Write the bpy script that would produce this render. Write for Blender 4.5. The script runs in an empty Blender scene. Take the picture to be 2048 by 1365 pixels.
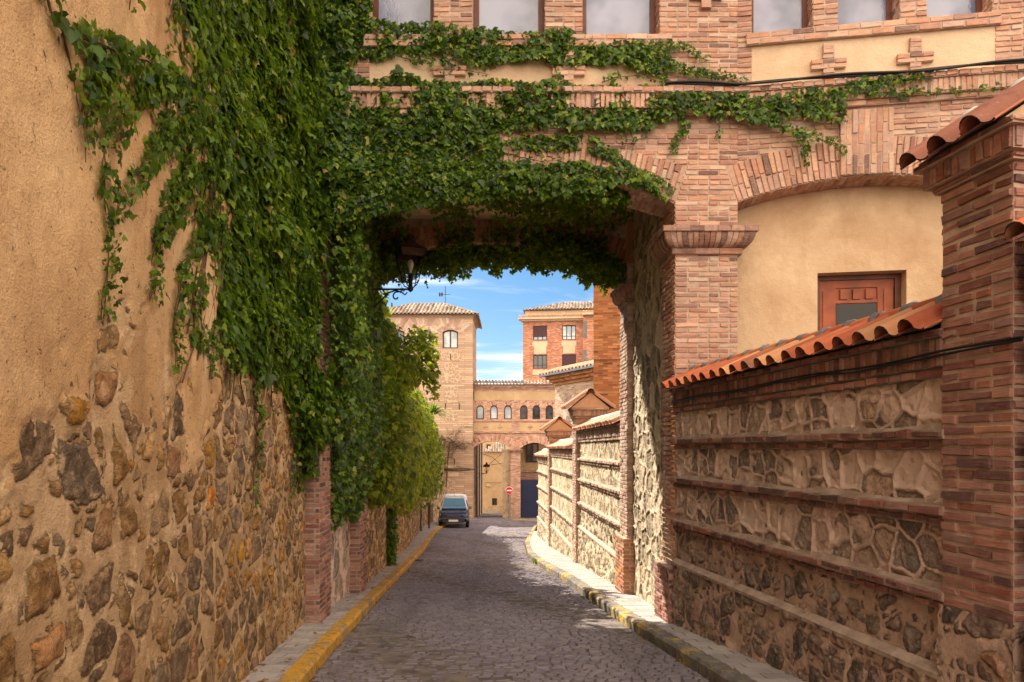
import bpy, math, random
import numpy as np
from mathutils import Vector, Matrix

random.seed(7)
rng = np.random.default_rng(7)
C = bpy.context.scene.collection
sc = bpy.context.scene
R = math.radians

# ------------------------------------------------------------------ camera, sky, sun, exposure
F = 1400.0; CX = 1024.0; HY = 898.0; E = 1.55      # focal length and horizon of the 2048 px wide photograph; eye height
cam_d = bpy.data.cameras.new('camera'); cam = bpy.data.objects.new('camera', cam_d); C.objects.link(cam)
cam_d.sensor_width = 36; cam_d.lens = F / 2048 * 36; cam_d.shift_y = (HY - 682.5) / 2048
cam_d.clip_start = 0.05; cam_d.clip_end = 1500
cam.location = (0, 0, E); cam.rotation_euler = (R(90), 0, 0)
sc.camera = cam

SUN = Vector((-0.68, 0.735, 1.02)).normalized()
elev = math.asin(SUN.z); azim = math.atan2(SUN.x, SUN.y)
w = bpy.data.worlds.new('World'); sc.world = w; w.use_nodes = True
nt = w.node_tree; nt.nodes.clear()
wo = nt.nodes.new('ShaderNodeOutputWorld'); bg = nt.nodes.new('ShaderNodeBackground')
sky = nt.nodes.new('ShaderNodeTexSky'); sky.sky_type = 'NISHITA'; sky.sun_disc = False
sky.sun_elevation = elev; sky.sun_rotation = azim % (2 * math.pi); sky.air_density = 1.0; sky.dust_density = 0.6; sky.ozone_density = 2.2
tc = nt.nodes.new('ShaderNodeTexCoord'); sep = nt.nodes.new('ShaderNodeSeparateXYZ')
nt.links.new(tc.outputs['Generated'], sep.inputs[0])
# project the direction on a flat cloud layer
zc = nt.nodes.new('ShaderNodeMath'); zc.operation = 'ADD'; zc.inputs[1].default_value = 0.12
zm = nt.nodes.new('ShaderNodeMath'); zm.operation = 'MAXIMUM'; zm.inputs[1].default_value = 0.02
nt.links.new(sep.outputs[2], zm.inputs[0]); nt.links.new(zm.outputs[0], zc.inputs[0])
dx = nt.nodes.new('ShaderNodeMath'); dx.operation = 'DIVIDE'; dy = nt.nodes.new('ShaderNodeMath'); dy.operation = 'DIVIDE'
nt.links.new(sep.outputs[0], dx.inputs[0]); nt.links.new(zc.outputs[0], dx.inputs[1])
nt.links.new(sep.outputs[1], dy.inputs[0]); nt.links.new(zc.outputs[0], dy.inputs[1])
cmb = nt.nodes.new('ShaderNodeCombineXYZ'); nt.links.new(dx.outputs[0], cmb.inputs[0]); nt.links.new(dy.outputs[0], cmb.inputs[1])
mp = nt.nodes.new('ShaderNodeMapping'); mp.inputs['Scale'].default_value = (0.75, 1.5, 1); mp.inputs['Location'].default_value = (3.1, 7.7, 0)
nt.links.new(cmb.outputs[0], mp.inputs[0])
no = nt.nodes.new('ShaderNodeTexNoise'); no.inputs['Scale'].default_value = 1.5; no.inputs['Detail'].default_value = 9; no.inputs['Roughness'].default_value = 0.62; no.inputs['Distortion'].default_value = 0.5
nt.links.new(mp.outputs[0], no.inputs[0])
# extra unseen warm cloud added behind the viewer to lift the fill light
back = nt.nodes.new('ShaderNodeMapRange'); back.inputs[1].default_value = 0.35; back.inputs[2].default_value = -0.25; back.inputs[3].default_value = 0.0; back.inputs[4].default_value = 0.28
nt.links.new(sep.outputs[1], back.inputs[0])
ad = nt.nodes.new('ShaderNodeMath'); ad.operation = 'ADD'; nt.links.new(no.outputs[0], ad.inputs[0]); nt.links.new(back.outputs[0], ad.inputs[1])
# thicker veils towards the skyline
lowc = nt.nodes.new('ShaderNodeMapRange'); lowc.inputs[1].default_value = 0.22; lowc.inputs[2].default_value = 0.06; lowc.inputs[3].default_value = 0.0; lowc.inputs[4].default_value = 0.13
nt.links.new(sep.outputs[2], lowc.inputs[0])
ad2 = nt.nodes.new('ShaderNodeMath'); ad2.operation = 'ADD'; nt.links.new(ad.outputs[0], ad2.inputs[0]); nt.links.new(lowc.outputs[0], ad2.inputs[1])
cr = nt.nodes.new('ShaderNodeMapRange'); cr.inputs[1].default_value = 0.50; cr.inputs[2].default_value = 0.80; cr.interpolation_type = 'SMOOTHSTEP'
nt.links.new(ad2.outputs[0], cr.inputs[0])
CLOUD = (10.0, 9.6, 9.0, 1); SKY_STRENGTH = 0.080
mx = nt.nodes.new('ShaderNodeMix'); mx.data_type = 'RGBA'
hs = nt.nodes.new('ShaderNodeHueSaturation'); hs.inputs['Saturation'].default_value = 1.35; hs.inputs['Value'].default_value = .80; nt.links.new(sky.outputs[0], hs.inputs['Color'])
cm = nt.nodes.new('ShaderNodeMix'); cm.data_type = 'RGBA'; cm.inputs[6].default_value = CLOUD; cm.inputs[7].default_value = (22, 18.5, 14.5, 1)  # second colour: the added rear cloud, brighter and warmer for fill
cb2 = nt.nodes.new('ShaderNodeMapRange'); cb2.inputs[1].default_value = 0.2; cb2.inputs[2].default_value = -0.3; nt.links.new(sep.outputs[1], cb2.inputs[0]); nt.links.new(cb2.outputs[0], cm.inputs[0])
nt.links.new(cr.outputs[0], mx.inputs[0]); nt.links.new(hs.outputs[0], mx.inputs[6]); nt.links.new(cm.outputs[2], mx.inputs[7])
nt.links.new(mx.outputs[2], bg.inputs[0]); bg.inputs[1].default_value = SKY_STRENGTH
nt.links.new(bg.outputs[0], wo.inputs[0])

sl = bpy.data.lights.new('sun', 'SUN'); sl.energy = 5.0; sl.angle = R(0.5); sl.color = (1.0, 0.90, 0.74)
so = bpy.data.objects.new('sun', sl); C.objects.link(so); so.rotation_euler = SUN.to_track_quat('Z', 'Y').to_euler(); so.location = (-20, 30, 40)
sc.view_settings.view_transform = 'Standard'; sc.view_settings.look = 'None'; sc.view_settings.gamma = 1.0
sc.view_settings.exposure = 1.12
sc.cycles.max_bounces = 8; sc.cycles.diffuse_bounces = 5; sc.cycles.transparent_max_bounces = 8
sc.cycles.use_denoising = True; sc.cycles.sample_clamp_indirect = 6

# ------------------------------------------------------------------ geometry of the place
GP = [(-60, 4.0), (0, 0.0), (8.75, -.75), (11.8, -1.0), (24.4, -2.02), (38, -2.80), (50, -3.42), (69, -4.86), (80, -5.5), (140, -6.5), (400, -6.5)]
def zg(d):
    return np.interp(d, [p[0] for p in GP], [p[1] for p in GP])
def ground_at(x, y):            # where the line of sight of a photo pixel meets the street
    a, b = 1.0, 130.0
    f = lambda d: E + (HY - y) / F * d - float(zg(d))
    for _ in range(60):
        m = (a + b) / 2
        if f(m) > 0: a = m
        else: b = m
    return ((x - CX) / F * a, a)
def PX(x, d): return (x - CX) / F * d
def PZ(y, d): return E + (HY - y) / F * d

# ------------------------------------------------------------------ node helper
class NT:
    def __init__(s, name):
        s.m = bpy.data.materials.new(name); s.m.use_nodes = True
        s.t = s.m.node_tree; s.t.nodes.clear()
        s.out = s.t.nodes.new('ShaderNodeOutputMaterial')
        s.tc = None; s.geo = None
    def node(s, typ, ins=None, **kw):
        n = s.t.nodes.new('ShaderNode' + typ)
        for k, v in kw.items(): setattr(n, k, v)
        for k, v in (ins or {}).items(): s.put(n.inputs[k], v)
        return n
    def put(s, sock, v):
        if isinstance(v, bpy.types.NodeSocket): s.t.links.new(v, sock)
        elif v is not None:
            if sock.type == 'RGBA' and len(v) == 3: v = (*v, 1)
            sock.default_value = v
    def math(s, op, a, b=None, c=None, clamp=False):
        n = s.t.nodes.new('ShaderNodeMath'); n.operation = op; n.use_clamp = clamp
        for i, v in enumerate((a, b, c)):
            if v is not None: s.put(n.inputs[i], v)
        return n.outputs[0]
    def rng(s, v, a, b, c=0.0, d=1.0, smooth=True):
        n = s.t.nodes.new('ShaderNodeMapRange')
        if smooth: n.interpolation_type = 'SMOOTHSTEP'
        for i, q in enumerate((v, a, b, c, d)): s.put(n.inputs[i], q)
        return n.outputs[0]
    def mix(s, f, a, b, blend='MIX'):
        n = s.t.nodes.new('ShaderNodeMix'); n.data_type = 'RGBA'; n.blend_type = blend
        s.put(n.inputs[0], f); s.put(n.inputs[6], a); s.put(n.inputs[7], b)
        return n.outputs[2]
    def ramp(s, f, stops, interp='LINEAR'):
        n = s.t.nodes.new('ShaderNodeValToRGB'); n.color_ramp.interpolation = interp
        cr = n.color_ramp
        while len(cr.elements) > 1: cr.elements.remove(cr.elements[-1])
        cr.elements[0].position = stops[0][0]; cr.elements[0].color = (*stops[0][1], 1)
        for p, c in stops[1:]:
            e = cr.elements.new(p); e.color = (*c, 1)
        s.put(n.inputs[0], f); return n.outputs[0]
    def coord(s, which='Object'):
        if s.tc is None: s.tc = s.t.nodes.new('ShaderNodeTexCoord')
        return s.tc.outputs[which]
    def island(s):
        if s.geo is None: s.geo = s.t.nodes.new('ShaderNodeNewGeometry')
        return s.geo.outputs['Random Per Island']
    def noise(s, scale, detail=4, rough=.55, vec=None, dist=0, col=False):
        n = s.node('TexNoise', {'Scale': scale, 'Detail': detail, 'Roughness': rough, 'Distortion': dist})
        s.put(n.inputs['Vector'], vec if vec is not None else s.coord())
        return n.outputs[1 if col else 0]
    def scalev(s, vec, sv, lv=(0, 0, 0)):
        n = s.node('Mapping'); s.put(n.inputs[0], vec); n.inputs['Scale'].default_value = sv; n.inputs['Location'].default_value = lv
        return n.outputs[0]
    def bump(s, h, dist=.01, strength=1.0, nrm=None):
        n = s.node('Bump', {'Height': h, 'Distance': dist, 'Strength': strength})
        if nrm is not None: s.put(n.inputs['Normal'], nrm)
        return n.outputs[0]
    def hsv(s, col, h=.5, sa=1., v=1.):
        n = s.node('HueSaturation', {'Hue': h, 'Saturation': sa, 'Value': v, 'Color': col}); return n.outputs[0]
    def bsdf(s, col, rough=.85, nrm=None, metal=0.0, spec=.3, **kw):
        n = s.node('BsdfPrincipled', {'Base Color': col, 'Roughness': rough, 'Metallic': metal, 'Specular IOR Level': spec})
        if nrm is not None: s.put(n.inputs['Normal'], nrm)
        for k, v in kw.items(): s.put(n.inputs[k.replace('_', ' ')], v)
        s.t.links.new(n.outputs[0], s.out.inputs[0]); return n
    def attr(s, name):
        n = s.node('Attribute'); n.attribute_name = name; return n

def mat_simple(name, col, rough=.6, metal=0., var=.15, scale=8, spec=.4, bump=.002, **kw):
    t = NT(name); n = t.noise(scale, 5, .6)
    c = t.mix(t.rng(n, .3, .7), tuple(x * (1 - var) for x in col), tuple(min(1, x * (1 + var)) for x in col))
    t.bsdf(c, rough, t.bump(t.noise(scale * 6, 3), bump) if bump else None, metal, spec, **kw); return t.m

def mat_bricks(name, stops, soot=.35, wash=(.62, .50, .40), wash_amt=.25, bump=.006, rough=.92):
    """colour of real modelled bricks, one shade for each brick"""
    t = NT(name); r = t.island()
    c = t.ramp(r, stops, 'CONSTANT')
    r2 = t.math('FRACT', t.math('MULTIPLY', r, 47.31)); r3 = t.math('FRACT', t.math('MULTIPLY', r, 113.7))
    c = t.hsv(c, t.math('MULTIPLY_ADD', r2, .02, .49), t.math('MULTIPLY_ADD', r3, .25, .80), t.math('MULTIPLY_ADD', r2, .34, .80))
    n1 = t.noise(9, 6, .65); c = t.mix(t.rng(n1, .38, .72, 0, soot), c, tuple(x * .25 for x in stops[0][1]), 'MIX')
    st = t.noise(1.0, 5, .65, vec=t.scalev(t.coord(), (9, 9, 120))); c = t.mix(t.rng(st, .45, .72, 0, .45), c, tuple(x * .40 for x in stops[0][1]))
    st2 = t.noise(1.0, 5, .65, vec=t.scalev(t.coord(), (14, 14, 90), (3, 8, 1))); c = t.mix(t.rng(st2, .50, .75, 0, .5), c, tuple(min(1, x * 1.35 + .05) for x in stops[0][1]))
    n2 = t.noise(26, 5, .7); c = t.mix(t.rng(n2, .50, .72, 0, wash_amt), c, wash)
    n3 = t.noise(1.1, 4, .6); c = t.mix(t.rng(n3, .4, .65, 0, .22), c, (.14, .09, .07))
    h = t.math('ADD', t.math('MULTIPLY', st, .9), t.math('MULTIPLY', t.noise(110, 4, .6), .5))
    t.bsdf(c, rough, t.bump(h, bump * 1.3, .95), spec=.12); return t.m

def mat_mortar(name, col=(.42, .34, .27), dark=.55):
    t = NT(name); n = t.noise(7, 6, .65)
    c = t.mix(t.rng(n, .3, .7), tuple(x * dark for x in col), col)
    c = t.mix(t.rng(t.noise(60, 4, .7), .5, .75, 0, .4), c, tuple(x * .45 for x in col))
    t.bsdf(c, .95, t.bump(t.noise(90, 4, .65), .004), spec=.1); return t.m

def mat_plaster(name, a, b, stain=(.2, .12, .06), sc_=1.0, stain_amt=.3, pits=True, streak=.2, grain=.012):
    t = NT(name); v = t.coord()
    n = t.noise(.9 * sc_, 7, .62, dist=.6)
    c = t.mix(t.rng(n, .3, .7), a, b)
    n2 = t.noise(3.1 * sc_, 6, .7); c = t.mix(t.rng(n2, .45, .8, 0, stain_amt), c, stain)
    sv = t.scalev(v, (2.6, 2.6, .35)); n4 = t.noise(2.0 * sc_, 5, .6, vec=sv)
    c = t.mix(t.rng(n4, .5, .8, 0, streak), c, stain)
    n5 = t.noise(1.7 * sc_, 5, .6, vec=t.scalev(v, (1, 1, 1), (5, 9, 2))); c = t.mix(t.rng(n5, .55, .8, 0, .35), c, tuple(min(1, x * 1.35) for x in b))
    g = t.noise(55, 4, .7); c = t.mix(t.rng(g, .55, .8, 0, .35), c, tuple(x * .6 for x in a))
    h = t.math('ADD', t.math('MULTIPLY', t.noise(4, 5, .6), 1.3), t.math('MULTIPLY', g, .35))
    if pits:
        p = t.node('TexVoronoi', {'Scale': 16.0}); t.put(p.inputs['Vector'], t.node('VectorMath', {0: v, 1: t.noise(5, 2, .5, col=True)}, operation='ADD').outputs[0])
        pm = t.rng(p.outputs['Distance'], .03, .12, 1, 0)
        pm = t.math('MULTIPLY', pm, t.rng(t.noise(2.5, 3), .5, .62)); c = t.mix(t.math('MULTIPLY', pm, .6), c, tuple(x * .35 for x in a))
        h = t.math('SUBTRACT', h, t.math('MULTIPLY', pm, .5))
    t.bsdf(c, .93, t.bump(h, grain * 1.6, .9), spec=.12); return t.m

def mat_rubble(name, stones, mortar, mortar2, plaster=None, rib=None, lichen=0.0, crisp=.012, cover=.36):
    """reads the field stored on the mesh: R signed distance to the stone outline, G/B stone numbers, A plaster cover"""
    t = NT(name); a = t.attr('rub')
    s = t.node('SeparateColor'); t.put(s.inputs[0], a.outputs['Color'])
    dte, r1, r2 = s.outputs[0], s.outputs[1], s.outputs[2]; pl = a.outputs['Alpha']
    ed = t.math('MULTIPLY_ADD', t.math('SUBTRACT', t.noise(38, 5, .7), .5), .035, t.math('SUBTRACT', dte, .5))
    m0 = t.rng(ed, -crisp * .4, crisp); m = t.math('MULTIPLY', m0, t.rng(t.noise(6.5, 6, .7, vec=t.scalev(t.coord(), (1, 1, 1), (8, 3, 5))), .36, .52, cover, 1)); crack = t.math('MULTIPLY', t.rng(t.math('ABSOLUTE', ed), .0, .012, 1, 0), t.rng(t.noise(3.5, 4), .4, .6))
    sc_ = t.ramp(r1, stones, 'LINEAR')
    sc_ = t.hsv(sc_, .5, t.math('MULTIPLY_ADD', r2, .5, .75), t.math('MULTIPLY_ADD', r2, .9, .55))
    n1 = t.noise(11, 7, .72, dist=.8); sc_ = t.mix(t.rng(n1, .42, .7, 0, .75), sc_, tuple(x * .22 for x in stones[1][1]))
    n1b = t.noise(17, 6, .7, vec=t.scalev(t.coord(), (1, 1, 1), (3, 1, 7))); sc_ = t.mix(t.rng(n1b, .5, .75, 0, .6), sc_, tuple(min(1, x * 1.15) for x in mortar))
    mc = t.mix(t.rng(t.noise(1.6, 6, .62), .3, .7), mortar, mortar2)
    mc = t.mix(t.rng(t.noise(24, 6, .7), .5, .75, 0, .5), mc, tuple(x * .45 for x in mortar2))
    mc = t.mix(t.rng(t.noise(5, 7, .72, vec=t.scalev(t.coord(), (1, 1, 1), (9, 2, 1))), .50, .66, 0, .6), mc, tuple(min(.92, x * 1.35 + .05) for x in mortar))
    mc = t.mix(t.rng(t.noise(2.2, 6, .7, vec=t.scalev(t.coord(), (1, 1, 1), (1, 7, 3))), .52, .66, 0, .5), mc, tuple(x * .6 for x in mortar2))
    c = t.mix(m, mc, sc_); c = t.mix(t.math('MULTIPLY', crack, .6), c, tuple(x * .3 for x in mortar2))
    if rib is not None:
        rm = t.rng(t.math('MULTIPLY_ADD', t.math('SUBTRACT', t.noise(30, 4), .5), .03, dte), .47, .455); c = t.mix(t.math('MULTIPLY', rm, .8), c, rib)
    if plaster is not None:
        pm = t.rng(t.math('MULTIPLY_ADD', t.math('SUBTRACT', t.noise(14, 6, .7), .5), .5, pl), .47, .53)
        pn = t.mix(t.rng(t.noise(.9, 7, .62, dist=.6), .32, .68), plaster[0], plaster[1])
        pn = t.mix(t.rng(t.noise(3.3, 6, .7), .45, .75, 0, .4), pn, plaster[2])
        pn = t.mix(t.rng(t.noise(70, 3, .7), .56, .72, 0, .5), pn, tuple(x * .4 for x in plaster[0]))
        pn = t.mix(t.rng(t.noise(1.3, 6, .65, vec=t.scalev(t.coord(), (1.5, 1.5, .28), (2, 5, 4))), .48, .68, 0, .55), pn, tuple(x * .55 for x in plaster[0]))
        pn = t.mix(t.rng(t.noise(9, 7, .75, vec=t.scalev(t.coord(), (1, 1, 1), (7, 1, 3))), .56, .66, 0, .5), pn, tuple(x * .5 for x in plaster[0]))
        pit = t.noise(22, 3, .5, vec=t.scalev(t.coord(), (1, 1, 1), (1, 11, 3))); pitm = t.rng(pit, .66, .72); pn = t.mix(pitm, pn, tuple(x * .3 for x in plaster[0]))
        pn = t.mix(t.rng(t.noise(1.8, 5, .6, vec=t.scalev(t.coord(), (1, 1, .6), (4, 4, 4))), .52, .7, 0, .5), pn, plaster[3])
        c = t.mix(pm, c, pn)
    if lichen:
        c = t.mix(t.rng(t.noise(5, 5, .7, vec=t.scalev(t.coord(), (1, 1, 1), (2, 6, 8))), .6, .75, 0, lichen), c, (.75, .73, .70))
    mh = t.math('MULTIPLY', m0, t.math('SUBTRACT', 1.0, pm)) if plaster is not None else m0
    h = t.math('ADD', t.math('MULTIPLY', t.noise(14, 6, .7), t.math('MULTIPLY_ADD', mh, .9, .35)), t.math('MULTIPLY', t.noise(80, 4, .65), .35))
    fc = t.node('TexVoronoi', {'Scale': 15.0}); t.put(fc.inputs['Vector'], t.node('VectorMath', {0: t.coord(), 1: t.math('MULTIPLY', t.noise(9, 4, .6), .12)}, operation='ADD').outputs[0])
    h = t.math('ADD', h, t.math('MULTIPLY', t.math('MULTIPLY', fc.outputs['Distance'], mh), .55))
    t.bsdf(c, .9, t.bump(h, .034, .95), spec=.15); return t.m

def mat_tiles(name, stops, grime=.5):
    t = NT(name); r = t.island(); c = t.ramp(r, stops, 'CONSTANT')
    r2 = t.math('FRACT', t.math('MULTIPLY', r, 61.7)); c = t.hsv(c, .5, 1, t.math('MULTIPLY_ADD', r2, .45, .78))
    c = t.mix(t.rng(t.noise(7, 6, .7), .5, .75, 0, grime), c, (.07, .05, .045))
    c = t.mix(t.rng(t.noise(30, 5, .7), .58, .75, 0, grime * .8), c, (.42, .33, .26))
    t.bsdf(c, .8, t.bump(t.noise(50, 4), .004), spec=.25); return t.m

def mat_leaf(name, stops, trans=.35, rough=.42, tcol=(.25, .42, .03)):
    t = NT(name); r = t.island(); c = t.ramp(r, stops)
    p = t.node('BsdfPrincipled', {'Base Color': c, 'Roughness': rough, 'Specular IOR Level': .35})
    tr = t.node('BsdfTranslucent', {'Color': t.mix(.6, c, tcol)})
    mx_ = t.node('MixShader', {0: trans}); t.t.links.new(p.outputs[0], mx_.inputs[1]); t.t.links.new(tr.outputs[0], mx_.inputs[2])
    t.t.links.new(mx_.outputs[0], t.out.inputs[0]); return t.m

def mat_course(name, ch, L, stops, mortar, jw=.012, bump=.006, wash=.2, uvmap='UV'):
    """brick coursework drawn in metres along the face (u along the wall, v up)"""
    t = NT(name); uv = t.coord(uvmap); s = t.node('SeparateXYZ'); t.put(s.inputs[0], uv)
    wob = t.math('MULTIPLY', t.math('SUBTRACT', t.noise(3.0, 3), .5), .012)
    v = t.math('DIVIDE', t.math('ADD', s.outputs[1], wob), ch); row = t.math('FLOOR', v)
    u = t.math('ADD', t.math('DIVIDE', s.outputs[0], L), t.math('MULTIPLY', t.math('PINGPONG', row, 1.0), .5)); col = t.math('FLOOR', u)
    fu = t.math('SUBTRACT', u, col); fv = t.math('SUBTRACT', v, row)
    eu = t.math('MULTIPLY', t.math('MINIMUM', fu, t.math('SUBTRACT', 1.0, fu)), L); ev = t.math('MULTIPLY', t.math('MINIMUM', fv, t.math('SUBTRACT', 1.0, fv)), ch)
    e = t.math('ADD', t.math('MINIMUM', eu, ev), t.math('MULTIPLY', t.math('SUBTRACT', t.noise(30, 3), .5), .008))
    m = t.rng(e, jw * .35, jw * .75)
    cb = t.node('CombineXYZ', {0: col, 1: row}); wn = t.node('TexWhiteNoise'); t.put(wn.inputs['Vector'], cb.outputs[0])
    c = t.ramp(wn.outputs['Value'], stops, 'CONSTANT')
    s2 = t.node('SeparateColor'); t.put(s2.inputs[0], wn.outputs['Color'])
    c = t.hsv(c, .5, 1, t.math('MULTIPLY_ADD', s2.outputs[1], .45, .78))
    c = t.mix(t.rng(t.noise(20, 5, .7), .45, .75, 0, wash), c, mortar)
    c = t.mix(t.rng(t.noise(.5, 5, .6), .4, .7, 0, .25), c, tuple(x * .35 for x in stops[0][1]))
    c = t.mix(m, mortar, c)
    t.bsdf(c, .9, t.bump(t.math('MULTIPLY_ADD', m, 1.0, t.math('MULTIPLY', t.noise(60, 3), .4)), bump), spec=.15); return t.m

# ------------------------------------------------------------------ mesh helper
class MB:
    def __init__(s): s.V = []; s.F = []; s.n = 0
    def add(s, V, Fc, uv=None, m=0, smooth=False):
        V = np.asarray(V, float).reshape(-1, 3); Fc = np.asarray(Fc, int)
        if Fc.ndim == 1: Fc = Fc[None]
        if uv is None:      # metres along the dominant plane of each face
            P = V[Fc]; nrm = np.cross(P[:, 1] - P[:, 0], P[:, 2] - P[:, 0]); a = np.abs(nrm)
            uvx = np.where((a[:, 0] > a[:, 1])[:, None], P[:, :, 1], P[:, :, 0])
            flat = (a[:, 2] > a[:, 0]) & (a[:, 2] > a[:, 1])
            uvx = np.where(flat[:, None], P[:, :, 0], uvx); uvy = np.where(flat[:, None], P[:, :, 1], P[:, :, 2])
            uv = np.stack([uvx, uvy], -1)
        s.V.append(V); s.F.append((Fc + s.n, np.asarray(uv, float).reshape(len(Fc), Fc.shape[1], 2), m, smooth)); s.n += len(V); return s
    def quad(s, pts, m=0, uv=None): return s.add(pts, [list(range(len(pts)))], None if uv is None else [uv], m)
    def box(s, a, b, m=0):
        x0, y0, z0 = a; x1, y1, z1 = b
        V = [(x0, y0, z0), (x1, y0, z0), (x1, y1, z0), (x0, y1, z0), (x0, y0, z1), (x1, y0, z1), (x1, y1, z1), (x0, y1, z1)]
        return s.add(V, [(0, 3, 2, 1), (4, 5, 6, 7), (0, 1, 5, 4), (1, 2, 6, 5), (2, 3, 7, 6), (3, 0, 4, 7)], m=m)
    def fbox(s, fm, a, b, m=0):
        """box given in the frame fm(u, n, z)"""
        k = s.n; x0, y0, z0 = a; x1, y1, z1 = b
        q = np.array([(x0, y0, z0), (x1, y0, z0), (x1, y1, z0), (x0, y1, z0), (x0, y0, z1), (x1, y0, z1), (x1, y1, z1), (x0, y1, z1)], float)
        V = fm(q[:, 0], q[:, 1], q[:, 2]); Fc = np.array([(0, 3, 2, 1), (4, 5, 6, 7), (0, 1, 5, 4), (1, 2, 6, 5), (2, 3, 7, 6), (3, 0, 4, 7)])
        P = q[Fc]; uv = np.stack([P[:, :, 0], P[:, :, 2]], -1)
        uv[0:2] = P[0:2][:, :, :2]; uv[3] = np.stack([P[3][:, 1], P[3][:, 2]], -1); uv[5] = np.stack([P[5][:, 1], P[5][:, 2]], -1)
        return s.add(V, Fc, uv, m)
    def tube(s, pts, r, n=8, m=0, caps=True):
        pts = [Vector(p) for p in pts]; rr = r if hasattr(r, '__len__') else [r] * len(pts)
        V = []; prev = None
        for i, p in enumerate(pts):
            t = (pts[min(i + 1, len(pts) - 1)] - pts[max(i - 1, 0)]).normalized()
            up = Vector((0, 0, 1)) if abs(t.z) < .95 else Vector((1, 0, 0))
            if prev is not None: a = (prev - t * prev.dot(t)).normalized()
            else: a = t.cross(up).normalized()
            b = t.cross(a); prev = a
            for k in range(n):
                th = 2 * math.pi * k / n; V.append(p + (a * math.cos(th) + b * math.sin(th)) * rr[i])
        Fc = [(i * n + k, i * n + (k + 1) % n, (i + 1) * n + (k + 1) % n, (i + 1) * n + k) for i in range(len(pts) - 1) for k in range(n)]
        b0 = s.n; s.add([tuple(v) for v in V], Fc, m=m, smooth=True)
        if caps:
            s.add([tuple(v) for v in V[:n]], [list(range(n))[::-1]], m=m); s.add([tuple(v) for v in V[-n:]], [list(range(n))], m=m)
        return s
    def lathe(s, prof, c, n=16, m=0, axis='z', smooth=True):
        V = []
        for r, h in prof:
            for k in range(n):
                t = 2 * math.pi * k / n; a, b = r * math.cos(t), r * math.sin(t)
                V.append({'z': (c[0] + a, c[1] + b, c[2] + h), 'x': (c[0] + h, c[1] + a, c[2] + b), 'y': (c[0] + a, c[1] + h, c[2] + b)}[axis])
        Fc = [(i * n + k, i * n + (k + 1) % n, (i + 1) * n + (k + 1) % n, (i + 1) * n + k) for i in range(len(prof) - 1) for k in range(n)]
        return s.add(V, Fc, m=m, smooth=smooth)
    def prism(s, poly, fm, n0, n1, m=0):
        """outline poly [(u, z)] between depths n0 and n1 in the frame fm(u, n, z)"""
        k = len(poly); u = np.array([p[0] for p in poly], float); z = np.array([p[1] for p in poly], float)
        A = fm(u, np.full(k, n0), z); B = fm(u, np.full(k, n1), z)
        uv = np.stack([u, z], -1)
        s.add(A, [list(range(k))], [uv], m); s.add(B, [list(range(k))[::-1]], [uv[::-1]], m)
        s.add(np.vstack([A, B]), [(i, k + i, k + (i + 1) % k, (i + 1) % k) for i in range(k)], m=m); return s
    def build(s, name, mats, parent=None):
        me = bpy.data.meshes.new(name); V = np.vstack(s.V)
        me.vertices.add(len(V)); me.vertices.foreach_set('co', V.ravel())
        tot = [np.full(len(f[0]), f[0].shape[1]) for f in s.F]; tot = np.concatenate(tot)
        li = np.concatenate([f[0].ravel() for f in s.F]); st = np.concatenate([[0], np.cumsum(tot)[:-1]])
        me.loops.add(len(li)); me.loops.foreach_set('vertex_index', li.astype(np.int32))
        me.polygons.add(len(tot)); me.polygons.foreach_set('loop_start', st.astype(np.int32))
        me.polygons.foreach_set('material_index', np.concatenate([np.full(len(f[0]), f[2]) for f in s.F]).astype(np.int32))
        sm = np.concatenate([np.full(len(f[0]), f[3]) for f in s.F]); me.polygons.foreach_set('use_smooth', sm.astype(bool))
        uvl = me.uv_layers.new(name='UVMap'); uvl.data.foreach_set('uv', np.concatenate([f[1].ravel() for f in s.F]).astype(np.float32))
        for m in (mats if isinstance(mats, (list, tuple)) else [mats]): me.materials.append(m)
        me.update(calc_edges=True); me.validate()
        o = bpy.data.objects.new(name, me); C.objects.link(o)
        if parent is not None:
            o.parent = parent; o.matrix_parent_inverse = Matrix.Translation(-Vector(parent.location))
        return o

def tag(o, label=None, cat=None, group=None, kind=None):
    if label: o['label'] = label
    if cat: o['category'] = cat
    if group: o['group'] = group
    if kind: o['kind'] = kind
    return o
def thing(name, label, cat, loc=(0, 0, 0), group=None):
    o = bpy.data.objects.new(name, None); C.objects.link(o); o.location = loc; o.empty_display_size = .2
    return tag(o, label, cat, group, 'thing')
def struct(name, mb, mat): o = mb.build(name, mat); o['kind'] = 'structure'; return o

def frame(o, ang):
    """vertical plane frame: u along heading ang from +X, n towards the viewer's side (right-hand normal), z up"""
    cu, su = math.cos(ang), math.sin(ang)
    def fm(u, n, z):
        u = np.asarray(u, float); n = np.asarray(n, float); z = np.asarray(z, float)
        return np.stack([o[0] + u * cu + n * su, o[1] + u * su - n * cu, z + 0 * u], -1)
    return fm

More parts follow.
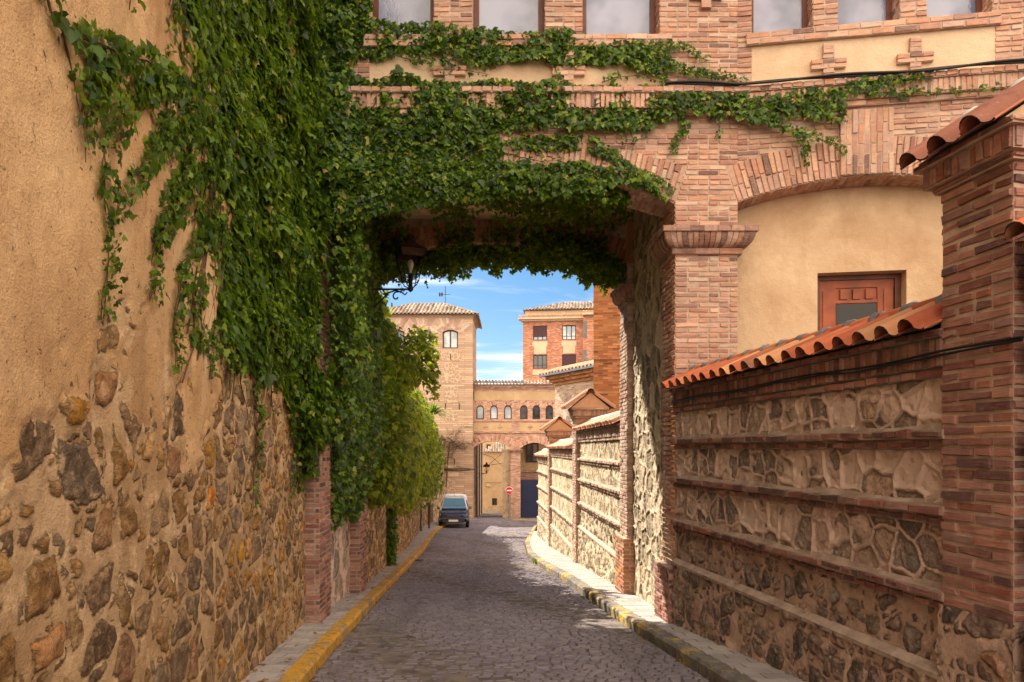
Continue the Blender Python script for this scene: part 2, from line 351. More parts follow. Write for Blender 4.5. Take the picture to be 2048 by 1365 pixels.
def emit_bricks(mb, rects, fmap, proud=.008, back=-.012, ch=.0045, jit=.0025, dj=.004, m=0):
    """rects: rows u0,u1,v0,v1; fmap(u, v, n) -> xyz"""
    r = np.asarray(rects, float)
    if len(r) == 0: return
    N = len(r); u0, u1, v0, v1 = r.T
    d = proud + rng.normal(0, dj, N).clip(-.008, .012); J = lambda: rng.normal(0, jit, (N,))
    U = np.stack([u0, u1, u1, u0, u0 + ch + J(), u1 - ch + J(), u1 - ch + J(), u0 + ch + J()], 1)
    V = np.stack([v0, v0, v1, v1, v0 + ch + J(), v0 + ch + J(), v1 - ch + J(), v1 - ch + J()], 1)
    Nn = np.stack([np.full(N, back)] * 4 + [d + J() * .6, d + J() * .6, d + J() * .6, d + J() * .6], 1)
    P = fmap(U.ravel(), V.ravel(), Nn.ravel()).reshape(N * 8, 3)
    f = np.array([(4, 5, 6, 7), (0, 1, 5, 4), (1, 2, 6, 5), (2, 3, 7, 6), (3, 0, 4, 7)])
    Fc = (f[None] + 8 * np.arange(N)[:, None, None]).reshape(-1, 4)
    uv = np.stack([U, V], -1).reshape(-1, 2)[Fc]
    mb.add(P, Fc, uv, m)

def courses(v0, v1, ch, L, joint, ivs, headers=.12, off=0.0):
    out = []; n = max(1, int(round((v1 - v0) / ch))); c = (v1 - v0) / n
    for i in range(n):
        a = v0 + i * c + joint * .5; b = v0 + (i + 1) * c - joint * .5
        a += random.uniform(-.0015, .0015); b += random.uniform(-.0015, .0015)
        for (s, e) in ivs((a + b) / 2):
            if e - s < .02: continue
            u = math.floor((s - off) / L) * L + off + (L * .5 if i % 2 else 0) - L
            cuts = []
            while u < e + L:
                cuts.append(u + random.uniform(-.006, .006))
                if random.random() < headers: cuts.append(u + L * .5)
                u += L
            cuts = [q for q in cuts if s + .05 < q < e - .05]
            ed = [s] + cuts + [e]
            for j in range(len(ed) - 1):
                p0 = ed[j] + (joint * .5 if j else 0); p1 = ed[j + 1] - (joint * .5 if j < len(ed) - 2 else 0)
                out.append((p0, p1, a, b))
    return out
def soldiers(u0, u1, v0, v1, wd=.062, joint=.012):
    n = max(1, int(round((u1 - u0) / wd))); c = (u1 - u0) / n
    return [(u0 + i * c + joint * .5, u0 + (i + 1) * c - joint * .5, v0 + random.uniform(0, .003), v1 - random.uniform(0, .003)) for i in range(n)]

# ------------------------------------------------------------------ stone fields
def hash2(ix, iy, k):
    h = (ix.astype(np.int64) * 374761393 + iy.astype(np.int64) * 668265263 + k * 2147483647) & 0x7fffffff
    h = ((h ^ (h >> 13)) * 1274126177) & 0x7fffffff
    return ((h ^ (h >> 16)) & 0xffffff) / float(0xffffff)
def vnoise(x, y, k=0):
    ix, iy = np.floor(x), np.floor(y); fx, fy = x - ix, y - iy; fx = fx * fx * (3 - 2 * fx); fy = fy * fy * (3 - 2 * fy)
    a = hash2(ix, iy, k); b = hash2(ix + 1, iy, k); c = hash2(ix, iy + 1, k); d = hash2(ix + 1, iy + 1, k)
    return (a * (1 - fx) + b * fx) * (1 - fy) + (c * (1 - fx) + d * fx) * fy
def fbm(x, y, k=0, o=4):
    s = 0; a = .5; t = 0
    for i in range(o): s = s + a * vnoise(x * 2 ** i, y * 2 ** i, k + i); t += a; a *= .5
    return s / t
def voro(x, y, k=0, jit=.8):
    ix, iy = np.floor(x), np.floor(y); best = np.full(x.shape, 9.); bx = np.zeros_like(x); by = np.zeros_like(x); cx = np.zeros_like(x); cy = np.zeros_like(x)
    for i in (-1, 0, 1):
        for j in (-1, 0, 1):
            jx, jy = ix + i, iy + j; px = jx + .5 + (hash2(jx, jy, k) - .5) * jit; py = jy + .5 + (hash2(jx, jy, k + 5) - .5) * jit
            d = (px - x) ** 2 + (py - y) ** 2; m = d < best
            best = np.where(m, d, best); bx = np.where(m, px, bx); by = np.where(m, py, by); cx = np.where(m, jx, cx); cy = np.where(m, jy, cy)
    e = np.full(x.shape, 9.)
    for i in (-2, -1, 0, 1, 2):
        for j in (-2, -1, 0, 1, 2):
            jx, jy = cx + i, cy + j; px = jx + .5 + (hash2(jx, jy, k) - .5) * jit; py = jy + .5 + (hash2(jx, jy, k + 5) - .5) * jit
            ddx, ddy = px - bx, py - by; l = np.sqrt(ddx ** 2 + ddy ** 2); ok = l > 1e-6; l = np.where(ok, l, 1)
            dd = ((bx + px) / 2 - x) * ddx / l + ((by + py) / 2 - y) * ddy / l
            e = np.where(ok & (dd < e), dd, e)
    return e, hash2(cx, cy, k + 11), hash2(cx, cy, k + 17), hash2(cx, cy, k + 23)

def stone_sheet(name, fmap, u0, u1, v0, v1, res, mat, parent=None, cell=.27, aspect=1.0, style='rubble', seed=1, plaster=None, amp=1.0, v0f=None, miss=.25, edge_n=0.0):
    """a wall surface of stones in mortar with true relief; fmap(u, v, n) -> xyz"""
    nu = max(2, int((u1 - u0) / res)); vlo = float(np.min(v0f(np.array([u0, u1])))) if v0f is not None else v0; nv = max(2, int((v1 - vlo) / res))
    U, T = np.meshgrid(np.linspace(u0, u1, nu), np.linspace(0, 1, nv))
    lo = v0f(U) if v0f is not None else v0
    V = lo + (v1 - lo) * T
    wx = (fbm(U * 3.1, V * 3.1, seed + 40) - .5) * .5 * cell + (fbm(U * 13, V * 13, seed + 50) - .5) * .10 * cell
    wy = (fbm(U * 3.1, V * 3.1, seed + 60) - .5) * .5 * cell + (fbm(U * 13, V * 13, seed + 70) - .5) * .10 * cell
    X, Y = (U + wx * 1.4) / cell, (V + wy * 1.4) / cell * aspect
    e, h1, h2, h3 = voro(X, Y, seed); e = e * cell
    if style == 'rubble':       # rounded stones, some buried under mortar, small ones between
        thr = np.where(h3 < miss, .5, .018 + h2 * .05) + (fbm(U * 8, V * 8, seed + 3) - .5) * .05
        s = e - thr
        e2, g1, g2, g3 = voro(X * 2.3, Y * 2.3, seed + 90); e2 = e2 * cell / 2.3
        s2 = np.where(g3 < .6, e2 - .014 - g2 * .02, -1) ; use = (s < -.02) & (s2 > -.02)
        s = np.where(use, np.minimum(s2, .02), s); h1 = np.where(use, g1, h1); h2 = np.where(use, g2, h2)
        bul = np.clip(s / .035, 0, 1); bul = bul * (2 - bul)
        H = bul * (.006 + .020 * h2) + (fbm(U * 11, V * 11, seed + 8) - .5) * .022 * bul + (fbm(U * 5, V * 5, seed + 9) - .5) * .03
        fe, f1, f2_, f3 = voro(U * 11 + wx * 20, V * 11, seed + 33); H += bul * (f1 - .5) * .016 * np.clip(fe * 12, 0, 1)
        H -= np.clip(1 - np.abs(s) / .014, 0, 1) * .008
    else:                       # flush stones pointed with raised ribbons of mortar
        rw = .017 + .006 * fbm(U * 4, V * 4, seed + 4)
        s = e - rw
        rib = np.clip(1 - (e / rw) ** 4, 0, 1)
        face = np.clip((e - rw) / .03, 0, 1)
        fe, f1, f2_, f3 = voro(U * 13 + wx * 25, V * 13, seed + 33)
        H = rib * .022 + face * ((fbm(U * 9, V * 9, seed + 8) - .45) * .03 * (.4 + h2) + (f1 - .5) * .018 * np.clip(fe * 10, 0, 1)) + (fbm(U * 4, V * 4, seed + 9) - .5) * .012
        bare = (fbm(U * 6, V * 6, seed + 31) - .52 + (h3 - .5) * .3) * .25     # render smeared over part of the stones
        s = np.minimum(s, bare + np.where(h3 > .55, .03, -.02))
    H = H * amp; PL = np.zeros_like(U)
    if plaster is not None:
        PL = plaster(U, V); k = np.clip((PL - .35) / .3, 0, 1)
        H = H * (1 - k) + k * (.022 + (fbm(U * 1.6, V * 1.6, seed + 77, 5) - .5) * .06 + (fbm(U * 16, V * 16, seed + 78) - .5) * .006)
    P = fmap(U.ravel(), V.ravel(), H.ravel())
    i = np.arange(nv - 1)[:, None] * nu + np.arange(nu - 1)[None]; Fc = np.stack([i, i + 1, i + nu + 1, i + nu], -1).reshape(-1, 4)
    mb = MB(); uv = np.stack([U.ravel(), V.ravel()], -1)[Fc]; mb.add(P, Fc, uv, smooth=True)
    o = mb.build(name, mat, parent)
    a = o.data.attributes.new('rub', 'FLOAT_COLOR', 'POINT')
    a.data.foreach_set('color', np.stack([np.clip(.5 + s, 0, 1), h1, h2, PL], -1).ravel().astype(np.float32))
    return o
# ------------------------------------------------------------------ materials
SALMON = [(0, (.68, .35, .23)), (.24, (.72, .41, .28)), (.44, (.62, .31, .21)), (.60, (.74, .46, .34)), (.72, (.57, .29, .21)), (.83, (.44, .22, .17)), (.92, (.27, .14, .12)), (.955, (.70, .48, .37))]
REDDARK = [(0, (.38, .155, .115)), (.20, (.46, .20, .15)), (.36, (.29, .115, .09)), (.52, (.50, .24, .18)), (.66, (.18, .09, .085)), (.76, (.42, .22, .19)), (.88, (.56, .25, .15)), (.94, (.14, .075, .08))]
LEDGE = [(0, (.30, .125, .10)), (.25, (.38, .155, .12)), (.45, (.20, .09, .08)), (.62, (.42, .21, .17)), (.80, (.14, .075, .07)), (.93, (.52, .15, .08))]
M = {}
M['salmon'] = mat_bricks('salmon brick', SALMON, soot=.25)
M['red'] = mat_bricks('dark red brick', REDDARK, soot=.35, wash=(.45, .34, .28), wash_amt=.3)
M['ledge'] = mat_bricks('ledge brick', LEDGE, soot=.4, wash=(.5, .42, .36), wash_amt=.3)
M['orange'] = mat_bricks('orange brick', [(0, (.50, .20, .085)), (.3, (.58, .25, .11)), (.55, (.42, .16, .07)), (.75, (.62, .30, .14)), (.92, (.28, .12, .07))], soot=.2, wash_amt=.12)
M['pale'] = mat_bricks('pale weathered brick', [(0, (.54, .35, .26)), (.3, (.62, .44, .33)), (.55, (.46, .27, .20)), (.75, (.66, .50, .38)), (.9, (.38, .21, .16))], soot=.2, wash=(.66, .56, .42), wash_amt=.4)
M['capital'] = mat_bricks('sooty capital brick', [(0, (.50, .26, .18)), (.4, (.40, .21, .15)), (.7, (.56, .33, .24)), (.88, (.27, .15, .12))], soot=.7, wash=(.6, .46, .36), wash_amt=.4)
M['mortar'] = mat_mortar('brick mortar', (.62, .46, .36), .62)
M['mortar_dark'] = mat_mortar('grey brown mortar', (.30, .24, .19)); M['mortar_fg'] = mat_mortar('brown pink mortar', (.50, .38, .30), .6)
M['mortar_grey'] = mat_mortar('grey ridge mortar', (.27, .27, .28))
M['mortar_white'] = mat_mortar('pale ridge mortar', (.75, .72, .66), .7)
M['cream'] = mat_plaster('cream render', (.58, .385, .235), (.76, .56, .37), stain=(.42, .25, .13), stain_amt=.45, streak=.3)
M['cream_panel'] = mat_plaster('cream panel render', (.62, .43, .28), (.70, .52, .36), stain=(.45, .27, .15), stain_amt=.2, streak=.15, pits=False)
M['gable'] = mat_plaster('gable render', (.55, .36, .22), (.64, .43, .27), stain=(.3, .18, .1), stain_amt=.3, pits=False)
M['leftwall'] = mat_rubble('old rubble and render', [(0, (.17, .10, .055)), (.2, (.30, .17, .075)), (.4, (.42, .24, .10)), (.52, (.19, .115, .065)), (.7, (.48, .30, .15)), (.85, (.33, .19, .10)), (.94, (.55, .21, .06)), (1, (.50, .36, .22))],
                           (.66, .445, .25), (.44, .265, .13), plaster=((.60, .35, .165), (.78, .51, .27), (.36, .19, .08), (.90, .70, .46)), crisp=.008)
M['farleft'] = mat_rubble('street rubble wall', [(0, (.16, .10, .06)), (.4, (.30, .19, .10)), (.7, (.24, .15, .09)), (1, (.36, .26, .17))], (.66, .45, .26), (.48, .30, .16), crisp=.012)
M['rib'] = mat_rubble('ribbon pointed stone', [(0, (.42, .315, .25)), (.35, (.52, .385, .30)), (.55, (.36, .285, .235)), (.75, (.55, .41, .31)), (.9, (.46, .37, .31)), (1, (.28, .235, .205))],
                      (.68, .49, .40), (.52, .365, .29), rib=(.76, .57, .47), lichen=.8)
M['flush'] = mat_rubble('flush rubble base', [(0, (.20, .155, .125)), (.35, (.32, .235, .175)), (.6, (.16, .135, .125)), (.8, (.36, .21, .14)), (1, (.28, .245, .22))],
                        (.62, .43, .33), (.44, .30, .23), lichen=.5)
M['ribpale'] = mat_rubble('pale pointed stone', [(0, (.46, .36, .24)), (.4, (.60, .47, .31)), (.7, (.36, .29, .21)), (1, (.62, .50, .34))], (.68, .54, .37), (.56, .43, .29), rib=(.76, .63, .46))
M['ribgrey'] = mat_rubble('passage pointed stone', [(0, (.38, .31, .22)), (.4, (.50, .40, .28)), (.7, (.28, .24, .18)), (1, (.56, .45, .32))], (.62, .49, .35), (.50, .39, .27), rib=(.68, .56, .42))
M['tile'] = mat_tiles('red clay tile', [(0, (.56, .17, .075)), (.3, (.62, .21, .10)), (.5, (.48, .13, .06)), (.72, (.60, .29, .14)), (.9, (.40, .17, .10))], .4)
M['tile_dark'] = mat_tiles('sooty clay tile', [(0, (.40, .14, .08)), (.4, (.30, .12, .08)), (.7, (.48, .17, .09))], .9)
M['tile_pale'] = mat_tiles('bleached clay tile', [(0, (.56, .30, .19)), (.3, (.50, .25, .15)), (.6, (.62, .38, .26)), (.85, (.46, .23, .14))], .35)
M['tile_old'] = mat_tiles('old brown tile', [(0, (.24, .175, .13)), (.3, (.30, .23, .175)), (.55, (.17, .12, .09)), (.8, (.36, .29, .225))], .6)
M['soot'] = mat_simple('sooty tile end', (.05, .032, .028), .8, var=.5, scale=20)
M['wood'] = mat_simple('red brown varnished wood', (.12, .035, .018), .45, var=.3, scale=5)
M['wood_light'] = mat_simple('orange brown door wood', (.33, .075, .024), .5, var=.25, scale=6)
M['wood_dark'] = mat_simple('dark window wood', (.06, .025, .018), .5, var=.2)
M['iron'] = mat_simple('dark iron', (.035, .028, .025), .5, .6, var=.3)
M['rust'] = mat_simple('rusty lantern sheet', (.13, .075, .05), .6, .4, var=.35, scale=12)
M['cable'] = mat_simple('black rubber cable', (.012, .012, .013), .5, bump=0)
M['white'] = mat_simple('white paint', (.78, .78, .76), .35, var=.04)
t = NT('patterned frosted glass'); vv = t.node('TexVoronoi', {'Scale': 42.0}); t.put(vv.inputs['Vector'], t.coord())
gc = t.mix(t.rng(t.noise(1.4, 3), .35, .65), (.09, .11, .20), (.27, .29, .42))  # uneven blue stands in for reflected sky, put into the pane colour
t.bsdf(gc, .10, t.bump(vv.outputs['Distance'], .0012, .6), spec=1.0); M['frost'] = t.m
t = NT('window glass'); t.bsdf(t.mix(t.rng(t.noise(1.2, 3), .4, .65), (.02, .025, .03), (.06, .075, .09)), .06, spec=.9); M['glass'] = t.m
t = NT('pale window glass'); t.bsdf(t.mix(t.rng(t.noise(.9, 2), .4, .6), (.30, .36, .42), (.55, .60, .64)), .1, spec=.8); M['glass_pale'] = t.m

def hit(o, ang, n, x, y):
    """(u, z) where the sight line of a photo pixel meets the plane n of frame(o, ang)"""
    cu, su = math.cos(ang), math.sin(ang); dxr = (x - CX) / F
    px, py = o[0] + n * su, o[1] - n * cu
    u = (px - dxr * py) / (dxr * su - cu)
    return u, PZ(y, py + u * su)

# ------------------------------------------------------------------ street: ground, setts, kerbs, pavements
def ground_strip(xl, xr, ys, dz=0.0, m=0, mb=None):
    mb = mb or MB(); ys = np.asarray(ys, float)
    L = np.stack([xl(ys), ys, zg(ys) + dz], -1); Rr = np.stack([xr(ys), ys, zg(ys) + dz], -1); n = len(ys)
    V = np.vstack([L, Rr]); mb.add(V, [(i, n + i, n + i + 1, i + 1) for i in range(n - 1)], m=m); return mb
K_L = [ground_at(*p) for p in ((615, 1365), (668, 1300), (735, 1225), (790, 1165), (835, 1118), (872, 1066))]
K_R = [ground_at(*p) for p in ((1428, 1365), (1322, 1296), (1250, 1250), (1186, 1205), (1132, 1164), (1078, 1132), (1056, 1112), (1050, 1088), (1066, 1058), (1080, 1046))]
def interp_line(P, ext0=-.1, far=None):
    P = sorted(P, key=lambda p: p[1]); ys = [-40] + [p[1] for p in P]; s = (P[1][0] - P[0][0]) / (P[1][1] - P[0][1])
    xs = [P[0][0] + s * (-40 - P[0][1])] + [p[0] for p in P]
    if far: ys += [far[1]]; xs += [far[0]]
    return lambda d: np.interp(d, ys, xs)
kl = interp_line(K_L, far=(-5.2, 120)); kr = interp_line(K_R, far=(14, 75))
KW = .17
t = NT('street earth'); t.bsdf(t.mix(t.rng(t.noise(3, 6, .7), .3, .7), (.05, .045, .05), (.10, .09, .085)), .9, t.bump(t.noise(30, 4), .01), spec=.2); M['earth'] = t.m
gmb = MB(); ysg = [-60, -20, 0, 4, 8.75, 11.8, 18, 24.4, 31, 38, 48, 58, 75, 100, 140, 400]
ground_strip(lambda y: y * 0 - 260, lambda y: y * 0 + 260, ysg, -.05, mb=gmb)
struct('ground', gmb, M['earth'])

t = NT('granite setts'); r = t.island()
c = t.ramp(r, [(0, (.16, .137, .165)), (.3, (.22, .19, .215)), (.55, (.18, .152, .178)), (.75, (.26, .225, .24)), (.9, (.13, .11, .135)), (1, (.29, .245, .24))])
c = t.mix(t.rng(t.noise(.8, 5, .6), .4, .7, 0, .5), c, (.27, .24, .26)); c = t.mix(t.rng(t.noise(1.0, 5, .6, vec=t.scalev(t.coord(), (1.6, .12, 1))), .5, .66, 0, .45), c, (.10, .088, .10)); c = t.mix(t.rng(t.noise(40, 4, .7), .5, .75, 0, .5), c, (.32, .29, .27))
c = t.mix(t.rng(t.noise(2.6, 6, .7), .60, .68, 0, .6), c, (.07, .06, .06))
t.bsdf(c, t.rng(t.noise(9, 4), .3, .7, .45, .75), t.bump(t.noise(45, 4), .006), spec=.35); M['sett'] = t.m
t = NT('sett joints'); t.bsdf(t.mix(t.rng(t.noise(5, 5), .3, .7), (.11, .095, .09), (.24, .20, .17)), .95, t.bump(t.noise(60, 3), .006), spec=.1); M['joint'] = t.m
rd = MB(); ground_strip(lambda y: kl(y), lambda y: kr(y) - .02, list(np.arange(-12, 76, 1.0)), -.002, m=1, mb=rd)
rects = []; y = 1.0
while y < 68:
    dy = .088 if y < 20 else .13 if y < 34 else .26
    wx_ = .125 if y < 20 else .18 if y < 34 else .45
    a, b = float(kl(y)) + .01, min(float(kr(y)) - .03, 9)
    x = a; first = True
    while x < b - .05:
        w_ = wx_ * random.uniform(.72, 1.3) * (random.uniform(.4, 1) if first else 1); first = False
        e_ = min(x + w_, b)
        rects.append((x + .006, e_ - .006, y + .006, y + dy - .006)); x = e_
    y += dy
def road_map(u, v, n):
    vv_ = v + .045 * np.sin(u * 2.6) + .02 * np.sin(u * 7 + 1)      # courses laid in shallow arcs
    return np.stack([u, vv_, zg(vv_) + n + .012 * np.sin(u * 1.7 + vv_ * .9)], -1)
emit_bricks(rd, rects, road_map, proud=.009, back=-.02, ch=.010, jit=.004, dj=.003)
struct('road', rd, [M['sett'], M['joint']])

t = NT('pavement slabs'); r = t.island()
c = t.ramp(r, [(0, (.40, .36, .34)), (.5, (.48, .43, .40)), (.8, (.34, .31, .30)), (1, (.52, .47, .42))]); c = t.mix(t.rng(t.noise(3, 5, .7), .45, .7, 0, .45), c, (.22, .185, .165))
t.bsdf(c, .8, t.bump(t.noise(70, 4), .003), spec=.25); M['slab'] = t.m
def pavement(name, xl, xr, y0, y1, wx_, dy):
    mb = MB(); ground_strip(xl, xr, list(np.arange(y0, y1 + .5, .5)), .108, m=1, mb=mb); rc = []; y = y0; k = 0
    while y < y1:
        a, b = float(xl(y)), float(xr(y)); x = a - (wx_ / 2 if k % 2 else 0)
        while x < b:
            p0, p1 = max(x, a), min(x + wx_, b)
            if p1 - p0 > .02: rc.append((p0 + .003, p1 - .003, y + .003, y + dy - .003))
            x += wx_
        y += dy; k += 1
    emit_bricks(mb, rc, lambda u, v, n: np.stack([u, v, zg(v) + .108 + n], -1), proud=.012, back=-.01, ch=.004, jit=.001, dj=.0015)
    struct(name, mb, [M['slab'], M['joint']])
pavement('pavement_left', lambda y: np.where(y < 12.4, -1.75 - .117 * y, -2.9 - .083 * (y - 12.4)), lambda y: kl(y) - KW, .5, 44, .22, .16)
pavement('pavement_right', lambda y: kr(y) + KW, lambda y: np.interp(y, [-10, 8.7, 9, 12.4, 13, 27, 34], [5, 2.3, 2.2, 2.1, 2.1, 1.6, 5]), .5, 34, .28, .20)

t = NT('yellow painted kerb stone'); r = t.island()
base = t.mix(t.rng(t.noise(4, 6, .7), .35, .7), (.20, .165, .11), (.34, .28, .18))
y1_ = t.mix(t.rng(t.noise(3, 5), .3, .7), (.72, .36, .02), (.60, .33, .05))
c = t.mix(t.rng(t.math('ADD', t.noise(13, 7, .75), t.math('MULTIPLY', t.noise(1.7, 4), .35)), .60, .70), base, y1_); c = t.mix(t.rng(t.noise(45, 5, .7), .5, .7, 0, .55), c, (.20, .12, .04))
t.bsdf(c, .75, t.bump(t.noise(40, 5), .008), spec=.3); M['kerb_yellow'] = t.m
t = NT('worn yellow granite kerb'); r = t.island()
base = t.mix(t.rng(t.noise(4, 6, .7), .35, .7), (.14, .125, .11), (.27, .245, .21))
c = t.mix(t.rng(t.math('ADD', t.noise(7, 7, .75), t.math('MULTIPLY', t.noise(.9, 2), .5)), .76, .86), base, (.52, .36, .08))
t.bsdf(c, .8, t.bump(t.noise(35, 5), .012), spec=.3); M['kerb_worn'] = t.m
def kerb(name, xf, y0, y1, side, mat, zt=.125):
    mb = MB(); y = y0
    while y < y1:
        L = random.uniform(.7, 1.15); ya, yb = y + .008, min(y + L, y1) - .008; y += L
        rnd = random.uniform(-.006, .006); n = 5
        for_pts = np.linspace(ya, yb, n); x0 = xf(for_pts) + rnd; x1 = x0 + side * KW
        prof = [(0, -.06), (.0, zt - .03), (.022, zt), (KW - .006, zt), (KW, zt - .01), (KW, -.05)]
        V = np.array([[x0[i] + side * a, for_pts[i], zg(for_pts[i]) + b + .003 * math.sin(i * 2 + y)] for i in range(n) for a, b in prof]); k = len(prof)
        Fc = [(i * k + j, i * k + j + 1, (i + 1) * k + j + 1, (i + 1) * k + j) for i in range(n - 1) for j in range(k - 1)]
        if side > 0: Fc = [f[::-1] for f in Fc]
        mb.add(V, Fc); mb.add(V[:k], [list(range(k))]); mb.add(V[-k:], [list(range(k))[::-1]])
    struct(name, mb, mat)
kerb('kerb_left', kl, .5, 43, -1, M['kerb_yellow']); kerb('kerb_right', kr, .5, 49, 1, M['kerb_worn'])

# ------------------------------------------------------------------ generic pieces: capitals, windows, tiles
def sweep(mb, corners, prof, seg=.0, m=0, gap=.006):
    """profile [(out, z)] swept along an open plan polyline; outward is to the right of travel"""
    P = [Vector((c[0], c[1])) for c in corners]; N = []
    for i in range(len(P) - 1):
        d = (P[i + 1] - P[i]).normalized(); N.append(Vector((d.y, -d.x)))
    def off(i, o):
        if i == 0: return P[0] + N[0] * o
        if i == len(P) - 1: return P[-1] + N[-1] * o
        a, b = N[i - 1], N[i]; return P[i] + (a + b) * (o / (1 + a.dot(b)))
    for i in range(len(P) - 1):
        L = (P[i + 1] - P[i]).length; k = max(1, int(round(L / seg))) if seg else 1; g = gap / L / 2 if seg else 0
        for j in range(k):
            t0, t1 = j / k + g, (j + 1) / k - g; V = []
            jo = random.uniform(-.003, .003) if seg else 0
            for (o, z) in prof:
                a, b = off(i, o + (jo if o > 0 else 0)), off(i + 1, o + (jo if o > 0 else 0))
                for t_ in (t0, t1): q = a.lerp(b, t_); V.append((q.x, q.y, z))
            n = len(prof); mb.add(V, [(2 * q, 2 * q + 1, 2 * q + 3, 2 * q + 2) for q in range(n - 1)], m=m)
            mb.add([V[2 * q] for q in range(n)], [list(range(n))], m=m); mb.add([V[2 * q + 1] for q in range(n)], [list(range(n))[::-1]], m=m)
def capital(parent, corners, z, s=1.0, mat='capital', name='capital'):
    """z = top of the capital"""
    mb = MB()
    sweep(mb, corners, [(0, z - .31 * s), (.05 * s, z - .31 * s), (.055 * s, z - .24 * s), (0, z - .24 * s)], .24, 0)
    ov = [(0, z - .24 * s)] + [(.05 * s + .125 * s * math.sin(a) , z - .24 * s + .17 * s * (1 - math.cos(a))) for a in np.linspace(0, math.pi / 2, 7)] + [(0, z - .07 * s)]
    sweep(mb, corners, ov, .05, 0)
    sweep(mb, corners, [(0, z - .068 * s), (.20 * s, z - .068 * s), (.20 * s, z), (0, z)], .12, 0)
    core = [(-.02, z - .32 * s), (.035 * s, z - .31 * s), (.045 * s, z - .24 * s), (.16 * s, z - .07 * s), (.185 * s, z - .066 * s), (.19 * s, z - .01), (-.02, z - .01)]
    sweep(mb, corners, core, 0, 1)
    return mb.build(name, [M[mat], M['mortar']], parent)

def window(fm, u0, u1, z0, z1, n, parent, fr='wood', gl='frost', jw=.07, mull=0, trans=None, name='window', arch=0, th=.06, deep=.0, label=None):
    mb = MB()
    def bar(a, b, c, d, k=0): mb.fbox(fm, (a, n - th, c), (b, n + k, d))
    top = (lambda u: z1 + arch * (1 - ((u - (u0 + u1) / 2) / ((u1 - u0) / 2)) ** 2)) if arch else (lambda u: z1)
    bar(u0, u0 + jw, z0, z1); bar(u1 - jw, u1, z0, z1); bar(u0 + jw, u1 - jw, z0, z0 + jw)
    if not arch: bar(u0 + jw, u1 - jw, z1 - jw, z1)
    else:
        N = 12; us = np.linspace(u0, u1, N + 1)
        poly = [(u, top(u)) for u in us] + [(u, max(z1 - jw * .2, top(u) - jw) if 0 else top(u) - jw * (1.2 if 0 < i < N else 0.0)) for i, u in list(enumerate(us))[::-1]]
        for i in range(N): mb.prism([(us[i], top(us[i]) - jw * 1.1), (us[i + 1], top(us[i + 1]) - jw * 1.1), (us[i + 1], top(us[i + 1])), (us[i], top(us[i]))], fm, n, n - th)
    for k in range(mull):
        c = u0 + (u1 - u0) * (k + 1) / (mull + 1); bar(c - jw * .5, c + jw * .5, z0 + jw, (z1 - jw) if not arch else top(c) - jw, .002)
    if trans: bar(u0 + jw, u1 - jw, trans - jw * .35, trans + jw * .35, .003)
    o = mb.build(name, M[fr], parent)
    if label: o['label'] = label
    g = MB()
    if arch:
        us = np.linspace(u0 + jw * .8, u1 - jw * .8, 11); g.prism([(u0 + jw * .8, z0 + jw * .8)] + [(u1 - jw * .8, z0 + jw * .8)] + [(u, top(u) - jw * .8) for u in us[::-1]], fm, n - th * .6, n - th * .9)
    else: g.fbox(fm, (u0 + jw * .8, n - th * .9, z0 + jw * .8), (u1 - jw * .8, n - th * .6, z1 - jw * .8))
    g.build('pane', M[gl], o)
    return o

def tile_mesh(mb, fmap, u, s0, s1, p, r0=None, lift=0.0, m=0, th=.012, tilt=0.0, K=7):
    """one S shaped clay tile: a barrel and a shallow pan; fmap(u, s, n), s runs up the slope"""
    hb = r0 or p * .30
    prof = [(-.03 * p, .012)]
    for k in range(K + 1):
        a = math.pi * k / K; prof.append((p * .30 - p * .30 * math.cos(a), .008 + hb * math.sin(a)))
    for k in range(1, 5):
        q = k / 5; prof.append((p * (.60 + .42 * q), .008 - .018 * math.sin(math.pi * q)))
    n = len(prof); V = []
    for s, w_, l in ((s0, 1.0, lift), (s1, .93, 0.0)):
        for (a, b) in prof: V.append((u + (a - p / 2) * w_ + p / 2 + tilt * (s - s0), s, b * w_ + l + .004))
    for s, w_, l in ((s0, 1.0, lift), (s1, .93, 0.0)):
        for (a, b) in prof: V.append((u + (a - p / 2) * w_ + p / 2 + tilt * (s - s0), s, b * w_ + l + .004 - th))
    V = np.array(V); P = fmap(V[:, 0], V[:, 1], V[:, 2])
    top = [(i, i + 1, n + i + 1, n + i) for i in range(n - 1)]; bot = [(2 * n + i + 1, 2 * n + i, 3 * n + i, 3 * n + i + 1) for i in range(n - 1)]
    end = [(2 * n + i, 2 * n + i + 1, i + 1, i) for i in range(n - 1)]; side = [(2 * n, 0, n, 3 * n), (n - 1, 3 * n - 1, 4 * n - 1, 2 * n - 1)]
    mb.add(P, top + bot, m=m, smooth=True); mb.add(P, side, m=m); mb.add(P, end, m=2)
def slope_map(fm, n_e, z_e, n_r, z_r):
    """frame of a roof slope rising from the eave (n_e, z_e) to the ridge (n_r, z_r)"""
    L = math.hypot(n_r - n_e, z_r - z_e); a, b = (n_r - n_e) / L, (z_r - z_e) / L
    sgn = -1 if n_r < n_e else 1
    return L, (lambda u, s, k: fm(u, n_e + a * s + sgn * -b * k * -1 * -1 if 0 else n_e + a * s + (b if sgn < 0 else -b) * k, z_e + b * s + abs(a) * k))
